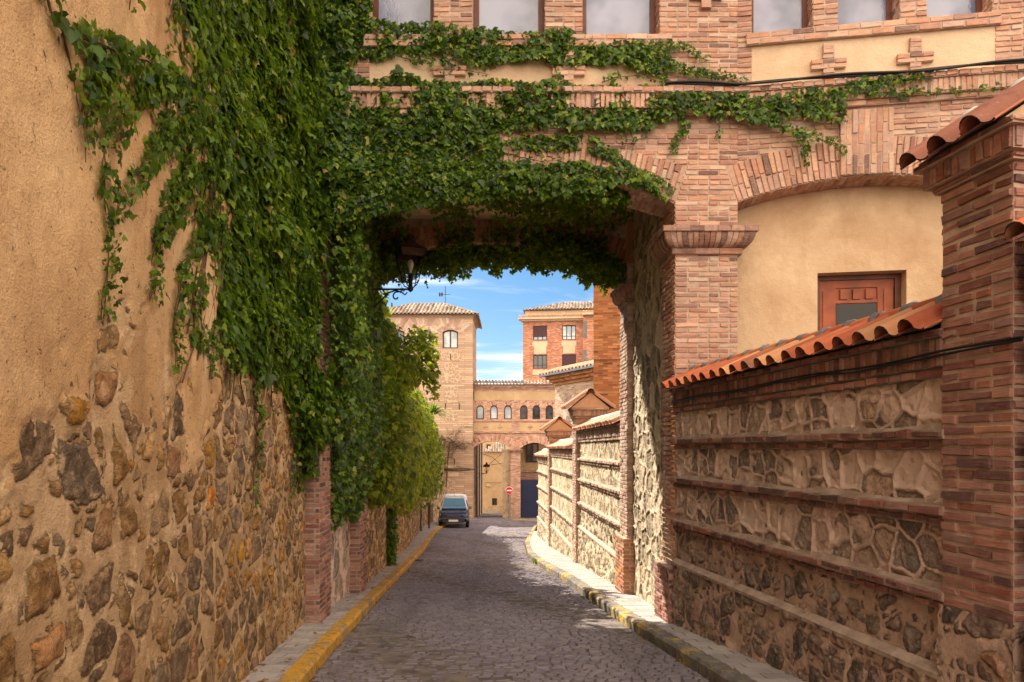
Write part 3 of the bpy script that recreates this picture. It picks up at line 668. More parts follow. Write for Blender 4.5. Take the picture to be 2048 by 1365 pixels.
def tiled_slope(parent, fm, u0, u1, n_e, z_e, n_r, z_r, p=.23, rows=1, mat='tile', name='tile_slope', K=7, hb=None, lab=None):
    L, fs = slope_map(fm, n_e, z_e, n_r, z_r); mb = MB(); k = max(1, int(round((u1 - u0) / p))); p = (u1 - u0) / k
    for r in range(rows):
        for i in range(k):
            s0 = L * r / rows + random.uniform(-.012, .012); tile_mesh(mb, fs, u0 + i * p + random.uniform(-.004, .004), s0, min(L * (r + 1) / rows + .04, L + .02), p, hb, lift=.014 if rows > 1 else random.uniform(0, .008), tilt=random.uniform(-.02, .02), K=K)
    mb.add(fs(np.array([u0, u1, u1, u0]), np.array([0.03, .03, L, L]), np.array([-.012] * 4)), [(0, 1, 2, 3)], m=1)
    o = mb.build(name, [M[mat], M['mortar_dark'], M['soot' if mat.startswith('tile_d') or mat == 'tile' else mat]], parent)
    if lab: o['label'] = lab
    return o
def ridge_tiles(parent, fm, u0, u1, n, z, r=.10, L=.34, mat='tile', mort='mortar_grey', name='ridge_tiles', rake=0.0):
    mb = MB(); k = max(1, int(round((u1 - u0) / L))); L = (u1 - u0) / k; K = 8
    for i in range(k):
        a, b = u0 + i * L, u0 + (i + 1) * L + .03; V = []
        for (u, rr) in ((a, r * .92), (b, r * 1.04)):
            for q in range(K + 1):
                t_ = math.pi * q / K; V.append((u, n + rr * math.cos(t_), z + rr * .85 * math.sin(t_) + random.uniform(-.001, .001)))
        for (u, rr) in ((a, r * .92 - .014), (b, r * 1.04 - .014)):
            for q in range(K + 1):
                t_ = math.pi * q / K; V.append((u, n + rr * math.cos(t_), z + rr * .85 * math.sin(t_)))
        V = np.array(V); P = fm(V[:, 0], V[:, 1], V[:, 2]); n1 = K + 1
        mb.add(P, [(q, n1 + q, n1 + q + 1, q + 1) for q in range(K)], smooth=True)
        mb.add(P, [(n1 + q, 3 * n1 + q, 3 * n1 + q + 1, n1 + q + 1) for q in range(K)] + [(q, q + 1, 2 * n1 + q + 1, 2 * n1 + q) for q in range(K)])
        # mortar collar at the joint
        V = []
        for (u, rr) in ((a - .035, r * 1.02), (a - .01, r * 1.16), (a + .03, r * 1.13), (a + .055, r * .96)):
            for q in range(K + 1):
                t_ = math.pi * q / K; k2 = rr * random.uniform(.96, 1.05); V.append((u + random.uniform(-.008, .008), n + k2 * math.cos(t_), z + k2 * .85 * math.sin(t_)))
        V = np.array(V); P = fm(V[:, 0], V[:, 1], V[:, 2])
        mb.add(P, [(j * n1 + q, (j + 1) * n1 + q, (j + 1) * n1 + q + 1, j * n1 + q + 1) for j in range(3) for q in range(K)], m=1, smooth=True)
    # bedding mortar under both edges of the ridge
    for sgn in (1, -1):
        k = max(6, int((u1 - u0) / .06)); us = np.linspace(u0, u1, k); w_ = r * (1.05 + .35 * np.array([random.random() for _ in range(k)]))
        A = fm(us, n + sgn * r * .7, np.full(k, z + .01)); B = fm(us, n + sgn * w_ * 1.15, z - .035 - .25 * (w_ - r)); V = np.vstack([A, B])
        mb.add(V, [((i, i + 1, k + i + 1, k + i) if sgn < 0 else (i + 1, i, k + i, k + i + 1)) for i in range(k - 1)], m=1)
    return mb.build(name, [M[mat], M[mort]], parent)

# ------------------------------------------------------------------ the arched building over the street
D1 = 8.8; AX = -.042
main = frame((0, D1), 0)
def thru(X, t, z):      # passage coordinates: X at the front plane, t metres into the passage
    X = np.asarray(X, float); t = np.asarray(t, float); z = np.asarray(z, float)
    return np.stack([X + AX * t, D1 + t + 0 * X, z + 0 * X], -1)
B = thing('arched_building', 'salmon brick building bridging the street on a wide low arch, ivy over its left half', 'building', (0, D1, -.75))
XL, XR, XP = -2.42, 2.05, 2.835                       # left spring, right spring, right edge of the pier
uc = (XL + XR) / 2; hw = (XR - XL) / 2; rise = .35; SP = E + 3.10; CRN = SP + rise
Ra = (hw * hw + rise * rise) / (2 * rise); zcn = CRN - Ra
intr = lambda u: zcn + np.sqrt(Ra * Ra - (np.asarray(u, float) - uc) ** 2)
RING = .47
def wing(u, n, z):
    return frame((XP, D1), R(-9))(u, n, z)
WO = ((XP, D1), R(-9))
wc, whw, wrise = 1.54, 1.54, .24
Rw = (whw ** 2 + wrise ** 2) / (2 * wrise); zcw = SP + wrise - Rw
intw = lambda u: zcw + np.sqrt(Rw * Rw - (np.asarray(u, float) - wc) ** 2)
Z = lambda h: E + h
# --- mortar bed and body
mb = MB()
us = np.linspace(XL, XR, 49); N = len(us)
def strip(a, b, f=1): mb.add(np.vstack([a, b]), [((i, i + 1, N + i + 1, N + i) if f > 0 else (i + 1, i, N + i, N + i + 1)) for i in range(N - 1)])
strip(main(us, 0, intr(us)), main(us, 0, np.full(N, Z(4.5))))
for a, b in ((-2.62, XL), (XR, XP)): mb.quad(main([a, b, b, a], 0, [-3, -3, Z(4.5), Z(4.5)]))
for t0, t1 in ((0, .6), (2.9, 3.5)):
    strip(thru(us, t0, intr(us)), thru(us, t1, intr(us)), -1)
    strip(thru(us, t1, intr(us)), thru(us, t1, np.full(N, Z(3.84))), -1)
    if t0: strip(thru(us, t0, intr(us)), thru(us, t0, np.full(N, Z(3.84))))
WIN = [(-1.80, -.98), (-.50, .415), (.886, 1.86)]; ZW0, ZW1 = Z(5.19), Z(6.9)
ed = [-2.62] + [q for w_ in WIN for q in w_] + [XP]
for i in range(0, len(ed), 2): mb.quad(main([ed[i], ed[i + 1], ed[i + 1], ed[i]], 0, [ZW0, ZW0, ZW1, ZW1]))
for z0, z1 in ((Z(4.5), ZW0),): mb.quad(main([-2.62, XP, XP, -2.62], 0, [z0, z0, z1, z1]))
for (a, b) in WIN:                                    # window reveals
    for x_, s in ((a, 1), (b, -1)): q = [main([x_], 0, [ZW0])[0], main([x_], -.3, [ZW0])[0], main([x_], -.3, [ZW1])[0], main([x_], 0, [ZW1])[0]]; mb.quad(q if s < 0 else q[::-1])
    mb.quad(main([a, b, b, a], np.array([0, 0, -.3, -.3]), [ZW0] * 4)); mb.quad(main([a, a, b, b], np.array([0, -.3, -.3, 0]), [ZW1] * 4))
# wing bed
usw = np.linspace(0, 2 * whw, 33); N = len(usw)
strip(wing(usw, 0, intw(usw)), wing(usw, 0, np.full(N, Z(4.5)))); strip(wing(usw, 0, intw(usw)), wing(usw, -.36, intw(usw)), -1)
mb.quad(wing([2 * whw, 7, 7, 2 * whw], 0, [-3, -3, Z(4.5), Z(4.5)])); mb.quad(wing([0, 7, 7, 0], 0, [Z(4.5), Z(4.5), ZW0, ZW0]))
WW = [(.17, .90), (1.19, 1.90), (2.20, 2.93)]
ed = [0] + [q for w_ in WW for q in w_] + [7]
for i in range(0, len(ed), 2): mb.quad(wing([ed[i], ed[i + 1], ed[i + 1], ed[i]], 0, [ZW0, ZW0, ZW1, ZW1]))
for (a, b) in WW:
    mb.quad(wing([a] * 4, np.array([-.3, 0, 0, -.3]), [ZW0, ZW0, ZW1, ZW1])[::-1]); mb.quad(wing([b] * 4, np.array([-.3, 0, 0, -.3]), [ZW0, ZW0, ZW1, ZW1]))
    mb.quad(wing([a, b, b, a], np.array([0, 0, -.3, -.3]), [ZW0] * 4)); mb.quad(wing([a, a, b, b], np.array([0, -.3, -.3, 0]), [ZW1] * 4))
mb.build('wall', M['mortar'], B)
# --- solid upper storeys
mb = MB(); TOP = Z(11.5)
mb.fbox(main, (-3.6, -3.5, Z(3.85)), (XP, -.31, ZW1)); mb.fbox(main, (-3.6, -3.5, ZW1 + .003), (XP - .003, -.002, TOP))
mb.fbox(wing, (.02, -4.5, Z(3.5)), (7, -.31, ZW1 + .004)); mb.fbox(wing, (.0, -4.5, ZW1 + .006), (7, -.003, TOP - .01))
mb.fbox(wing, (.4, -4.5, -3), (7, -.66, Z(3.5)))
M['brick_far_salmon'] = mat_course('upper salmon brick', .064, .25, SALMON, (.46, .36, .28))
mb.build('upper_storey', M['brick_far_salmon'], B)
mb = MB(); q = thru(np.array([XL - .3, XR + .2, XR + .2, XL - .3]), np.array([.6, .6, 2.9, 2.9]), [Z(3.84)] * 4); mb.quad(q[::-1])
mb.build('passage_ceiling', M['cream'], B)

# --- brick facing
CH, LB, JT = .064, .26, .016
ring_out = lambda v, c, zc_, Rr: math.sqrt(max(0, Rr * Rr - (v - zc_) ** 2)) if v > zc_ else 0
def sub(iv, a, b):
    o = []
    for s, e in iv:
        if b <= s or a >= e: o.append((s, e)); continue
        if a > s: o.append((s, a))
        if b < e: o.append((b, e))
    return o
def main_iv(v):
    if v < SP: return [(XR + .002, XP)]
    iv = [(-2.62, XP)]; Ro = Ra + RING
    if v < zcn + Ro: r_ = min(math.sqrt(Ro * Ro - (v - zcn) ** 2), (v - zcn) * hw / (SP - zcn) + .01); iv = sub(iv, uc - r_, uc + r_)
    r2 = min(math.sqrt(max(0, (Rw + RING) ** 2 - (v - zcw) ** 2)), (v - zcw) * whw / (SP - zcw)) if v < zcw + Rw + RING else 0
    if r2 and wc - r2 < 0: iv = sub(iv, XP + (wc - r2) - .005, XP + 1)
    if Z(4.56) < v < Z(5.0): iv = sub(iv, -1.79, 1.91)
    if v > ZW0:
        for a_, b_ in WIN: iv = sub(iv, a_, b_)
    if Z(4.18) < v < Z(4.52): return []
    return iv
def wing_iv(v):
    iv = [(0, 3.9)]
    if v < SP: return [(2 * whw, 3.9)]
    Ro = Rw + RING
    if v < zcw + Ro: r_ = min(math.sqrt(Ro * Ro - (v - zcw) ** 2), (v - zcw) * whw / (SP - zcw) + .01); iv = sub(iv, wc - r_, wc + r_)
    if Z(3.2) < v < Z(4.14): iv = sub(iv, 1.20, 1.82)
    if Z(4.53) < v < Z(5.03): iv = sub(iv, .17, 2.955)
    if v > ZW0:
        for a_, b_ in WW: iv = sub(iv, a_, b_)
    if Z(4.18) < v < Z(4.52): return []
    return iv
mb = MB()
mf = lambda u, v, n: main(u, n, v); wf = lambda u, v, n: wing(u, n, v)
emit_bricks(mb, courses(-.9 - .064 * 8, Z(6.06), CH, LB, JT, main_iv, .25), mf, proud=.010)
mb.build('brick_facing', M['salmon'], B)
mb = MB(); emit_bricks(mb, courses(Z(2.9), Z(6.06), CH, LB, JT, wing_iv, .25), wf, proud=.010); mb.build('brick_facing', M['salmon'], B)
# pier side towards the street, far piers, left piers, reveals
mb = MB()
side = lambda u, v, n: thru(XR - n, u, v)          # u = depth into the passage, n towards the street (minus X)
emit_bricks(mb, [(.6 - b, .6 - a, c, d) for a, b, c, d in courses(-.9 - .064 * 8, SP, CH, LB, JT, lambda v: [(0, .598)], .2)], side, proud=.008)
mb.build('brick_reveal', M['salmon'], B)
for fr_, L_ in ((main, WIN), (wing, WW)):
    for (a, b) in L_: mb = MB(); emit_bricks(mb, courses(ZW0, Z(6.0), CH, LB, JT, lambda v: [(0, .24)], .5), lambda u, v, n: fr_(b - n, -u, v), proud=.006); mb.build('brick_reveal', M['salmon'], B)
# arch rings: voussoirs on the face and headers on the soffit
def ring(parent, fr, c, zc_, Rr, half, length, soff_fm=None, depth=0, name='arch_ring', mat='salmon', bw=.066, proud=.022, tmax=None):
    mb = MB(); A = math.asin(half / Rr); n = int(2 * A * Rr / bw); da = 2 * A / n; rc = []
    for i in range(n):
        a0, a1 = -A + i * da, -A + (i + 1) * da; j = .0055 / Rr
        cuts = [0, .24, length] if i % 2 else [0, .12, .36, length]
        if random.random() < .3: cuts = [0, .20, length]
        for k in range(len(cuts) - 1): rc.append(((a0 + j) * Rr, (a1 - j) * Rr, cuts[k] + .005, cuts[k + 1] - .005))
    fa = lambda u, v, nn: fr(c + (Rr + v) * np.sin(u / Rr), nn, zc_ + (Rr + v) * np.cos(u / Rr))
    emit_bricks(mb, rc, fa, proud=proud, back=-.01)
    if soff_fm is not None:
        rc = []
        for i in range(n):
            a0, a1 = -A + i * da, -A + (i + 1) * da; j = .0055 / Rr; k = 0; s = 0 if i % 2 else -.12
            while s < depth:
                p0, p1 = max(s, 0), min(s + .25, depth)
                if p1 - p0 > .03: rc.append(((a0 + j) * Rr, (a1 - j) * Rr, p0 + .005, p1 - .005))
                s += .25
        r2 = [(a, b, c_, d) for a, b, c_, d in rc]
        fs = lambda u, v, nn: soff_fm(c + (Rr - nn) * np.sin(u / Rr), v, zc_ + (Rr - nn) * np.cos(u / Rr))
        emit_bricks(mb, r2, fs, proud=.006, back=-.01)
    return mb.build(name, M[mat], parent)
ring(B, main, uc, zcn, Ra, hw, RING, lambda x, t_, z: thru(x, t_, z), .6)
ring(B, lambda u, n, z: thru(u, 2.9 - n, z), uc, zcn, Ra, hw, .37, lambda x, t_, z: thru(x, 2.9 + t_, z), .6, mat='orange')
ring(B, wing, wc, zcw, Rw, whw, RING, lambda x, t_, z: wing(x, -t_, z), .36)
mb = MB(); rc = []
for i in range(9):
    u0 = 1.20 + i * .0688; cuts = [Z(3.34), Z(3.46), Z(3.71), Z(3.96), Z(4.14)] if i % 2 else [Z(3.34), Z(3.59), Z(3.84), Z(4.14)]
    for k in range(len(cuts) - 1): rc.append((u0 + .005, u0 + .063, cuts[k] + .005, cuts[k + 1] - .005))
emit_bricks(mb, rc, wf, proud=.055, back=-.01); mb.fbox(wing, (1.205, -.01, Z(3.345)), (1.815, .047, Z(4.135)), m=1); mb.build('keystone', [M['salmon'], M['mortar']], B)
# string course, sills, panels, crosses
for fmn, a, b, f2 in ((main, -2.62, XP, mf), (wing, 0, 3.9, wf)):
    mb = MB()
    emit_bricks(mb, [(u, v, Z(4.185), Z(4.245)) for u, v, _, _ in courses(0, .06, .06, .25, .012, lambda q: [(a, b)], 0)], f2, proud=.055, back=0)
    emit_bricks(mb, soldiers(a, b, Z(4.25), Z(4.43)), f2, proud=.085, back=0)
    emit_bricks(mb, [(u, v, Z(4.435), Z(4.50)) for u, v, _, _ in courses(0, .06, .06, .125, .012, lambda q: [(a, b)], 0)], f2, proud=.12, back=0)
    mb.fbox(fmn, (a, -.01, Z(4.18)), (b, .045, Z(4.25)), m=1); mb.fbox(fmn, (a, -.01, Z(4.25)), (b, .075, Z(4.43)), m=1); mb.fbox(fmn, (a, -.01, Z(4.43)), (b, .105, Z(4.495)), m=1)
    mb.build('string_course', [M['salmon'], M['mortar']], B)
for fmn, f2, a, b, c, d in ((main, mf, -1.86, 2.0, -1.79, 1.91), (wing, wf, .10, 3.0, .17, 2.955)):
    mb = MB(); emit_bricks(mb, courses(Z(5.03), Z(5.19), .08, .26, .014, lambda q: [(a, b)], 0), f2, proud=.06, back=0); mb.fbox(fmn, (a, -.01, Z(5.035)), (b, .05, Z(5.185)), m=1)
    mb.build('sill', [M['salmon'], M['mortar']], B)
    mb = MB(); mb.fbox(fmn, (c, -.01, Z(4.54)), (d, .004, Z(5.03))); mb.build('plaster_panel', M['cream_panel'], B)
def cross(fmn, u, z, s=.205):
    mb = MB(); b = .060; f2 = lambda a, v, n: fmn(a, n, v); rc = []
    rc += [(u - .065, u + .065, z + b * 1.5 + k * b, z + b * 2.5 + k * b - .008) for k in (0, .999)]
    rc += [(u - .065, u + .065, z - b * 2.5 - k * b, z - b * 1.5 - k * b - .008) for k in (0, .999)]
    for k in (-1.5, -.5, .5): 
        if k == -.5: rc += [(u - .205, u - .075, z + k * b, z + k * b + b - .008), (u - .068, u + .068, z + k * b, z + k * b + b - .008), (u + .075, u + .205, z + k * b, z + k * b + b - .008)]
        elif k == -1.5: rc += [(u - .205, u - .01, z + k * b, z + k * b + b - .008), (u, u + .2, z + k * b, z + k * b + b - .008)]
        else: rc += [(u - .07, u + .07, z + k * b, z + k * b + b - .008)]
    emit_bricks(mb, rc, f2, proud=.06, back=0); mb.fbox(fmn, (u - .06, -.01, z - .20), (u + .06, .05, z + .22), m=1); mb.fbox(fmn, (u - .2, -.01, z - .09), (u + .2, .048, z + .03), m=1)
    return mb.build('brick_cross', [M['salmon'], M['mortar']], B)
cross(wing, 1.07, Z(4.755)); cross(wing, 2.06, Z(4.745)); cross(main, .71, Z(4.76)); cross(main, -.78, Z(4.76)); cross(main, 2.43, Z(5.72))
for a, b in WIN: window(main, a, b, ZW0, ZW1, -.24, B, jw=.075)
for a, b in WW: window(wing, a, b, ZW0, ZW1, -.24, B, jw=.065)
# capitals and plinths
s_ = lambda X, t_: (X + AX * t_, D1 + t_)
capital(B, [s_(XR, .6), s_(XR, 0), (XP, D1), (XP, D1 + .36)], Z(2.75))
capital(B, [s_(XR, 3.5), s_(XR, 2.9), s_(XR + .14, 2.9)], Z(2.72), .9)
def pier_box(X0, X1, t0, t1, z0, z1, faces, mat='salmon', name='pier', core=True, inv=False):
    """brick pier in the passage; faces: n near, s street side (X0 side if street is on the left of it)"""
    mb = MB(); mb.add(thru(np.array([X0, X1, X1, X0] * 2), np.array([t0, t0, t1, t1] * 2), np.array([z0] * 4 + [z1] * 4)), [(0, 1, 5, 4), (1, 2, 6, 5), (2, 3, 7, 6), (3, 0, 4, 7), (4, 5, 6, 7)], m=1)
    if 'n' in faces: emit_bricks(mb, courses(z0, z1, CH, LB, JT, lambda v: [(X0, X1)], .3), lambda u, v, n: thru(u, t0 - n, v), proud=.010)
    if 'l' in faces: emit_bricks(mb, courses(z0, z1, CH, LB, JT, lambda v: [(-t1, -t0)], .3), lambda u, v, n: thru(X0 - n, -u, v), proud=.010)
    if 'r' in faces: emit_bricks(mb, courses(z0, z1, CH, LB, JT, lambda v: [(t0, t1)], .3), lambda u, v, n: thru(X1 + n, u, v), proud=.010)
    return mb.build(name, [M[mat], M['mortar_fg' if mat in ('ledge', 'red') else 'mortar']], B)
pier_box(XR, XR + .15, 2.9, 3.5, -2.2, SP, 'nl', 'pale')
pier_box(XR - .10, XP - .1, -.07, .62, -2.2, Z(-1.50), 'nl', 'red', 'plinth')
pier_box(XR - .07, XR + .10, 2.84, 3.56, -2.4, Z(-1.50), 'nl', 'orange', 'plinth')
pier_box(-2.66, XL + .004, -.02, .6, -2.4, SP, 'nr', 'red'); pier_box(-2.62, XL, 2.9, 3.5, -2.6, SP, 'nr', 'red')
mb = MB()
for a, b in ((XR - .005, XR + .45), (XL - .45, XL + .005)):
    for t0_, t1_ in ((.004, .597), (2.904, 3.49)):
        q = thru(np.array([a, b, b, a] * 2), np.array([t0_, t0_, t1_, t1_] * 2), np.array([SP + .002] * 4 + [Z(3.9)] * 4)); mb.add(q, [(0, 1, 5, 4), (1, 2, 6, 5), (2, 3, 7, 6), (3, 0, 4, 7), (3, 2, 1, 0)])
mb.build('haunch', M['orange'], B)
# rubble lining of the passage
gz = lambda off: (lambda U: zg(D1 + U) + off)
stone_sheet('passage_wall', lambda u, v, n: thru(XR + .10 - n, 2.96 - u, v), 0, 2.44, -2.4, Z(3.9), .016, M['ribgrey'], B, cell=.27, style='rib', seed=5, aspect=.9)
stone_sheet('passage_wall', lambda u, v, n: thru(-2.60 + n, u, v), .55, 2.95, -2.4, Z(3.9), .02, M['rib'], B, cell=.32, style='rib', seed=6)
# wing ground floor: recessed render wall with the timber shutter window
mb = MB()
d0, dz0 = hit(*WO, -.36, 1635, 700); d1, dz1 = hit(*WO, -.36, 1813, 540)
for a, b, c, d in ((0, d0, -3, Z(3.5)), (d1, 7, -3, Z(3.5)), (d0, d1, dz1, Z(3.5)), (d0, d1, -3, Z(.2))):
    mb.fbox(wing, (a, -.64, c), (b, -.36, d))
mb.build('recessed_wall', M['cream'], B)
mb = MB(); n0 = -.56; jw = .075
def fb(a, b, c, d, n1, m=0): mb.fbox(wing, (a, n0 - .05, c), (b, n1, d), m)
fb(d0, d0 + jw, Z(.2), dz1, n0 + .03); fb(d1 - jw, d1, Z(.2), dz1, n0 + .03); fb(d0 + jw, d1 - jw, dz1 - jw * .8, dz1, n0 + .03)
W = d1 - d0 - 2 * jw; a0 = d0 + jw; zt = dz1 - .06
mb.fbox(wing, (a0, n0 - .05, Z(.2)), (a0 + W, n0 - .02, zt), 1)
def raised(a, b, c, d, n=.0): mb.fbox(wing, (a, n0 - .03, c), (b, n0 + n, d), 1)
raised(a0, a0 + W, zt - .10, zt, .0)
raised(a0 + .01, a0 + W * .22, Z(.2), zt - .10, .0); raised(a0 + W * .78, a0 + W - .01, Z(.2), zt - .10, .0); raised(a0 + W * .22 + .002, a0 + W * .78 - .002, zt - .30, zt - .26)
for k in (-1, 0, 1): c_ = a0 + W * (.5 + .17 * k); raised(c_ - .045, c_ + .045, zt - .25, zt - .12, .012)
for k in (.045, .86): raised(a0 + W * k, a0 + W * (k + .11), Z(.3), zt - .13, .014)
do = mb.build('shutter', [M['wood'], M['wood_light']], B); g = MB(); g.fbox(wing, (a0 + W * .23, n0 - .025, Z(.3)), (a0 + W * .77, n0 - .012, zt - .31)); g.build('pane', mat_simple('dark brown glass', (.02, .015, .013), .35, bump=0), do)

# ------------------------------------------------------------------ boundary walls with tiled copings and gate pillars
def boundary_wall(name, label, o, ang, u0, u1, ze, ledges, seed, res, stone='rib', base='flush', brick='ledge', tile='tile', mort='mortar_grey', base_slope=0., ridge=.19, p=.23, ridge_in=.27, led_out=.085, band=True, zbot=-.2):
    """street face n = 0, u towards the viewer, ze = eave height (absolute)"""
    fm = frame(o, ang); T = thing(name, label, 'wall', (float(o[0]), float(o[1]), float(zg(o[1])))); L = ze
    z1, z2, z3, z4 = ledges; gy = lambda U: zg(fm(U, 0, 0)[..., 1])
    fmap = lambda u, v, n: fm(u, n, v)
    spans = [(z1 + .0, ze - .30), (z2, z1 - .13), (z3, z2 - .13)]
    for i, (a, b) in enumerate(spans): stone_sheet('stone_panel', fmap, u0, u1, a, b, res, M[stone], T, cell=.25, style='rib', seed=seed + i, amp=.80)
    stone_sheet('stone_panel', fmap, u0, u1, z4, z3 - .13, res, M[base], T, cell=.21, style='rubble', seed=seed + 5, amp=1.3, miss=.3)
    fb_ = lambda u, v, n: fm(u, n + .055, v - .0)
    stone_sheet('stone_base', fb_, u0, u1, 0, z4, res, M[base], T, cell=.24, style='rubble', seed=seed + 7, amp=1.2, v0f=lambda U: gy(U) - .1, miss=.3)
    mb = MB()
    mb.prism([(0, 0)] if 0 else [(u0, z4 - .03), (u1, z4 - .03), (u1, z4), (u0, z4)], fm, .075, -.02)       # mortar shelf
    k = 30; us_ = np.linspace(u0, u1, k); A = fm(us_, .075, np.full(k, z4)); Bq = fm(us_, 0.01, np.full(k, z4 + .045)); mb.add(np.vstack([A, Bq]), [(i, i + 1, k + i + 1, k + i) for i in range(k - 1)])
    mb.build('mortar_shelf', M['mortar_fg' if brick == 'ledge' else 'mortar'], T)
    for z in (z1, z2, z3):
        mb = MB(); f2 = lambda u, v, n: fm(u, n, v)
        emit_bricks(mb, courses(z - .065, z, .065, .25, .012, lambda v: [(u0, u1)], .25), f2, proud=led_out, back=.0, jit=.005, dj=.006, ch=.008)
        emit_bricks(mb, courses(z - .13, z - .067, .063, .125, .012, lambda v: [(u0, u1)], 0), f2, proud=led_out * .55, back=.0, jit=.005, dj=.006, ch=.008)
        mb.fbox(fm, (u0, -.01, z - .064), (u1, led_out - .015, z - .004), 1); mb.fbox(fm, (u0, -.01, z - .128), (u1, led_out * .55 - .015, z - .066), 1)
        us_ = np.linspace(u0, u1, 60); A = fm(us_, led_out - .055 + .012 * np.sin(us_ * 9), np.full(60, z - .003)); Bq = fm(us_, .012, z + .03 + .012 * np.sin(us_ * 5 + 1)); mb.add(np.vstack([A, Bq]), [(i, i + 1, 60 + i + 1, 60 + i) for i in range(59)], m=1)
        mb.build('brick_ledge', [M[brick], M['mortar_fg' if brick == 'ledge' else 'mortar']], T)
    mb = MB()       # band of courses under the coping
    emit_bricks(mb, courses(ze - .30, ze - .235, .065, .25, .012, lambda v: [(u0, u1)], .2), fmap, proud=.045, back=0, jit=.004)
    emit_bricks(mb, soldiers(u0, u1, ze - .232, ze - .055), fmap, proud=.065, back=0, jit=.004)
    emit_bricks(mb, courses(ze - .052, ze - .0, .05, .125, .010, lambda v: [(u0, u1)], 0), fmap, proud=.095, back=0, jit=.004)
    mb.fbox(fm, (u0, -.01, ze - .30), (u1, .035, ze - .235), 1); mb.fbox(fm, (u0, -.01, ze - .235), (u1, .055, ze - .054), 1); mb.fbox(fm, (u0, -.01, ze - .054), (u1, .085, ze - .004), 1)
    mb.build('brick_band', [M['red' if brick == 'ledge' else brick], M['mortar_dark']], T)
    mb = MB(); mb.fbox(fm, (u0, -.62, -6 if o[1] > 10 else -3), (u1, -.012, ze - .01)); mb.build('wall_core', M['mortar_dark'], T)
    tiled_slope(T, fm, u0, u1, .19, ze - .005, -ridge_in + .03, ze + ridge, p=p, mat=tile, rows=1)
    tiled_slope(T, fm, u0, u1, -2 * ridge_in - .19, ze + .005, -ridge_in - .03, ze + ridge, p=p, mat=tile)
    ridge_tiles(T, fm, u0, u1, -ridge_in, ze + ridge + .030, r=.088, mat=tile, mort=mort)
    return T, fm

def gate_pillar(name, label, o, ang, u0, u1, nf, nb, zb, zt, zroof, mats, base_z=None, seed=3, over=.22, tiles=4, apex=.36, gp=None):
    """square brick pillar with a small gabled tile cap; zt = top of the shaft, zroof = eave of the cap"""
    fm = frame(o, ang); T = thing(name, label, 'gate pillar', tuple(float(x) for x in fm(0, nf, zb)), 'gate pillars of the boundary walls'); br, lit, tl = mats
    f_s = lambda k: (lambda u, v, n: fm(u, nf + k + n, v)); f_n = lambda k: (lambda u, v, n: fm(u1 + k + n, -u, v)); f_f = lambda k: (lambda u, v, n: fm(u0 - k - n, u, v))
    def wrap(mb, rectf, k=0, proud=.012, **kw):
        emit_bricks(mb, rectf(u0 - k, u1 + k), f_s(k), proud=proud, **kw)
        emit_bricks(mb, rectf(-(nf + k), -(nb - k)), f_n(k), proud=proud, **kw); emit_bricks(mb, rectf(nb - k, nf + k), f_f(k), proud=proud, **kw)
    z0 = base_z if base_z is not None else zb
    mb = MB(); wrap(mb, lambda a, b: courses(z0, zt, .065, .25, .013, lambda v: [(a, b)], .15, off=a), jit=.004, dj=.005, ch=.007); mb.fbox(fm, (u0, nb, zb), (u1, nf, zroof), 1); mb.build('shaft', [M[br], M['mortar']], T)
    if base_z is not None:
        stone_sheet('stone_base', lambda u, v, n: fm(u, n + nf + .015, v), u0 - .02, u1 + .02, zb, base_z, .012, M['flush'], T, cell=.24, seed=seed, miss=.45)
        stone_sheet('stone_base', lambda u, v, n: fm(u1 + .015 + n, -u, v), -nf - .02, -nb, zb, base_z, .02, M['flush'], T, cell=.24, seed=seed + 1, miss=.45)
    mb = MB(); H = zroof - zt; a1, a2 = zt + H * .2, zt + H * .78
    wrap(mb, lambda a, b: courses(zt + .004, a1, .065, .25, .012, lambda v: [(a, b)], 0), .035, jit=.004); wrap(mb, lambda a, b: soldiers(a, b, a1 + .004, a2), .075, jit=.004); wrap(mb, lambda a, b: courses(a2 + .004, zroof, .065, .20, .012, lambda v: [(a, b)], 0), .11)
    for k, c, d in ((.035, zt, a1), (.075, a1, a2), (.11, a2, zroof - .003)): mb.fbox(fm, (u0 - k - .004 + .01, nb - k, c), (u1 + k, nf + k, d), 1)
    mb.build('cap_moulding', [M[br], M['mortar']], T)
    nc = (nf + nb) / 2; hwd = (nf - nb) / 2; g0, g1 = u0 - .07, u1 + .07
    mb = MB()
    for ua, ub in ((g0, g0 + .05), (g1 - .05, g1)):
        pts = [(nc - hwd - .12, zroof), (nc + hwd + .12, zroof), (nc, zroof + apex - .03)]
        A = fm(np.full(3, ua), [p_[0] for p_ in pts], [p_[1] for p_ in pts]); Bq = fm(np.full(3, ub), [p_[0] for p_ in pts], [p_[1] for p_ in pts])
        mb = MB(); mb.add(A, [[2, 1, 0]]); mb.add(Bq, [[0, 1, 2]]); mb.add(np.vstack([A, Bq]), [(0, 1, 4, 3), (1, 2, 5, 4), (2, 0, 3, 5)]); mb.build('gable', M['gable'], T)
    for sg in (1, -1):
        tiled_slope(T, fm, g0 - .03, g1 + .03, nc + sg * (hwd + over), zroof - .02, nc, zroof + apex, p=(g1 - g0 + .06) / tiles, mat=tl[0], name='cap_tiles', rows=gp or 1)
    ridge_tiles(T, fm, g0 - .04, g1 + .04, nc, zroof + apex - .01, r=.095, L=.30, mat=tl[1], mort=tl[2])
    return T
OA, AA = (2.710, 4.33), math.atan2(-.989, .148)
BW, fgw = boundary_wall('boundary_wall', 'shaded stone boundary wall with brick ledges and a red tile coping at the right', OA, AA, -4.44, .02, Z(.745), [Z(.125), Z(-.35), Z(-.875), Z(-1.40)], 20, .012)
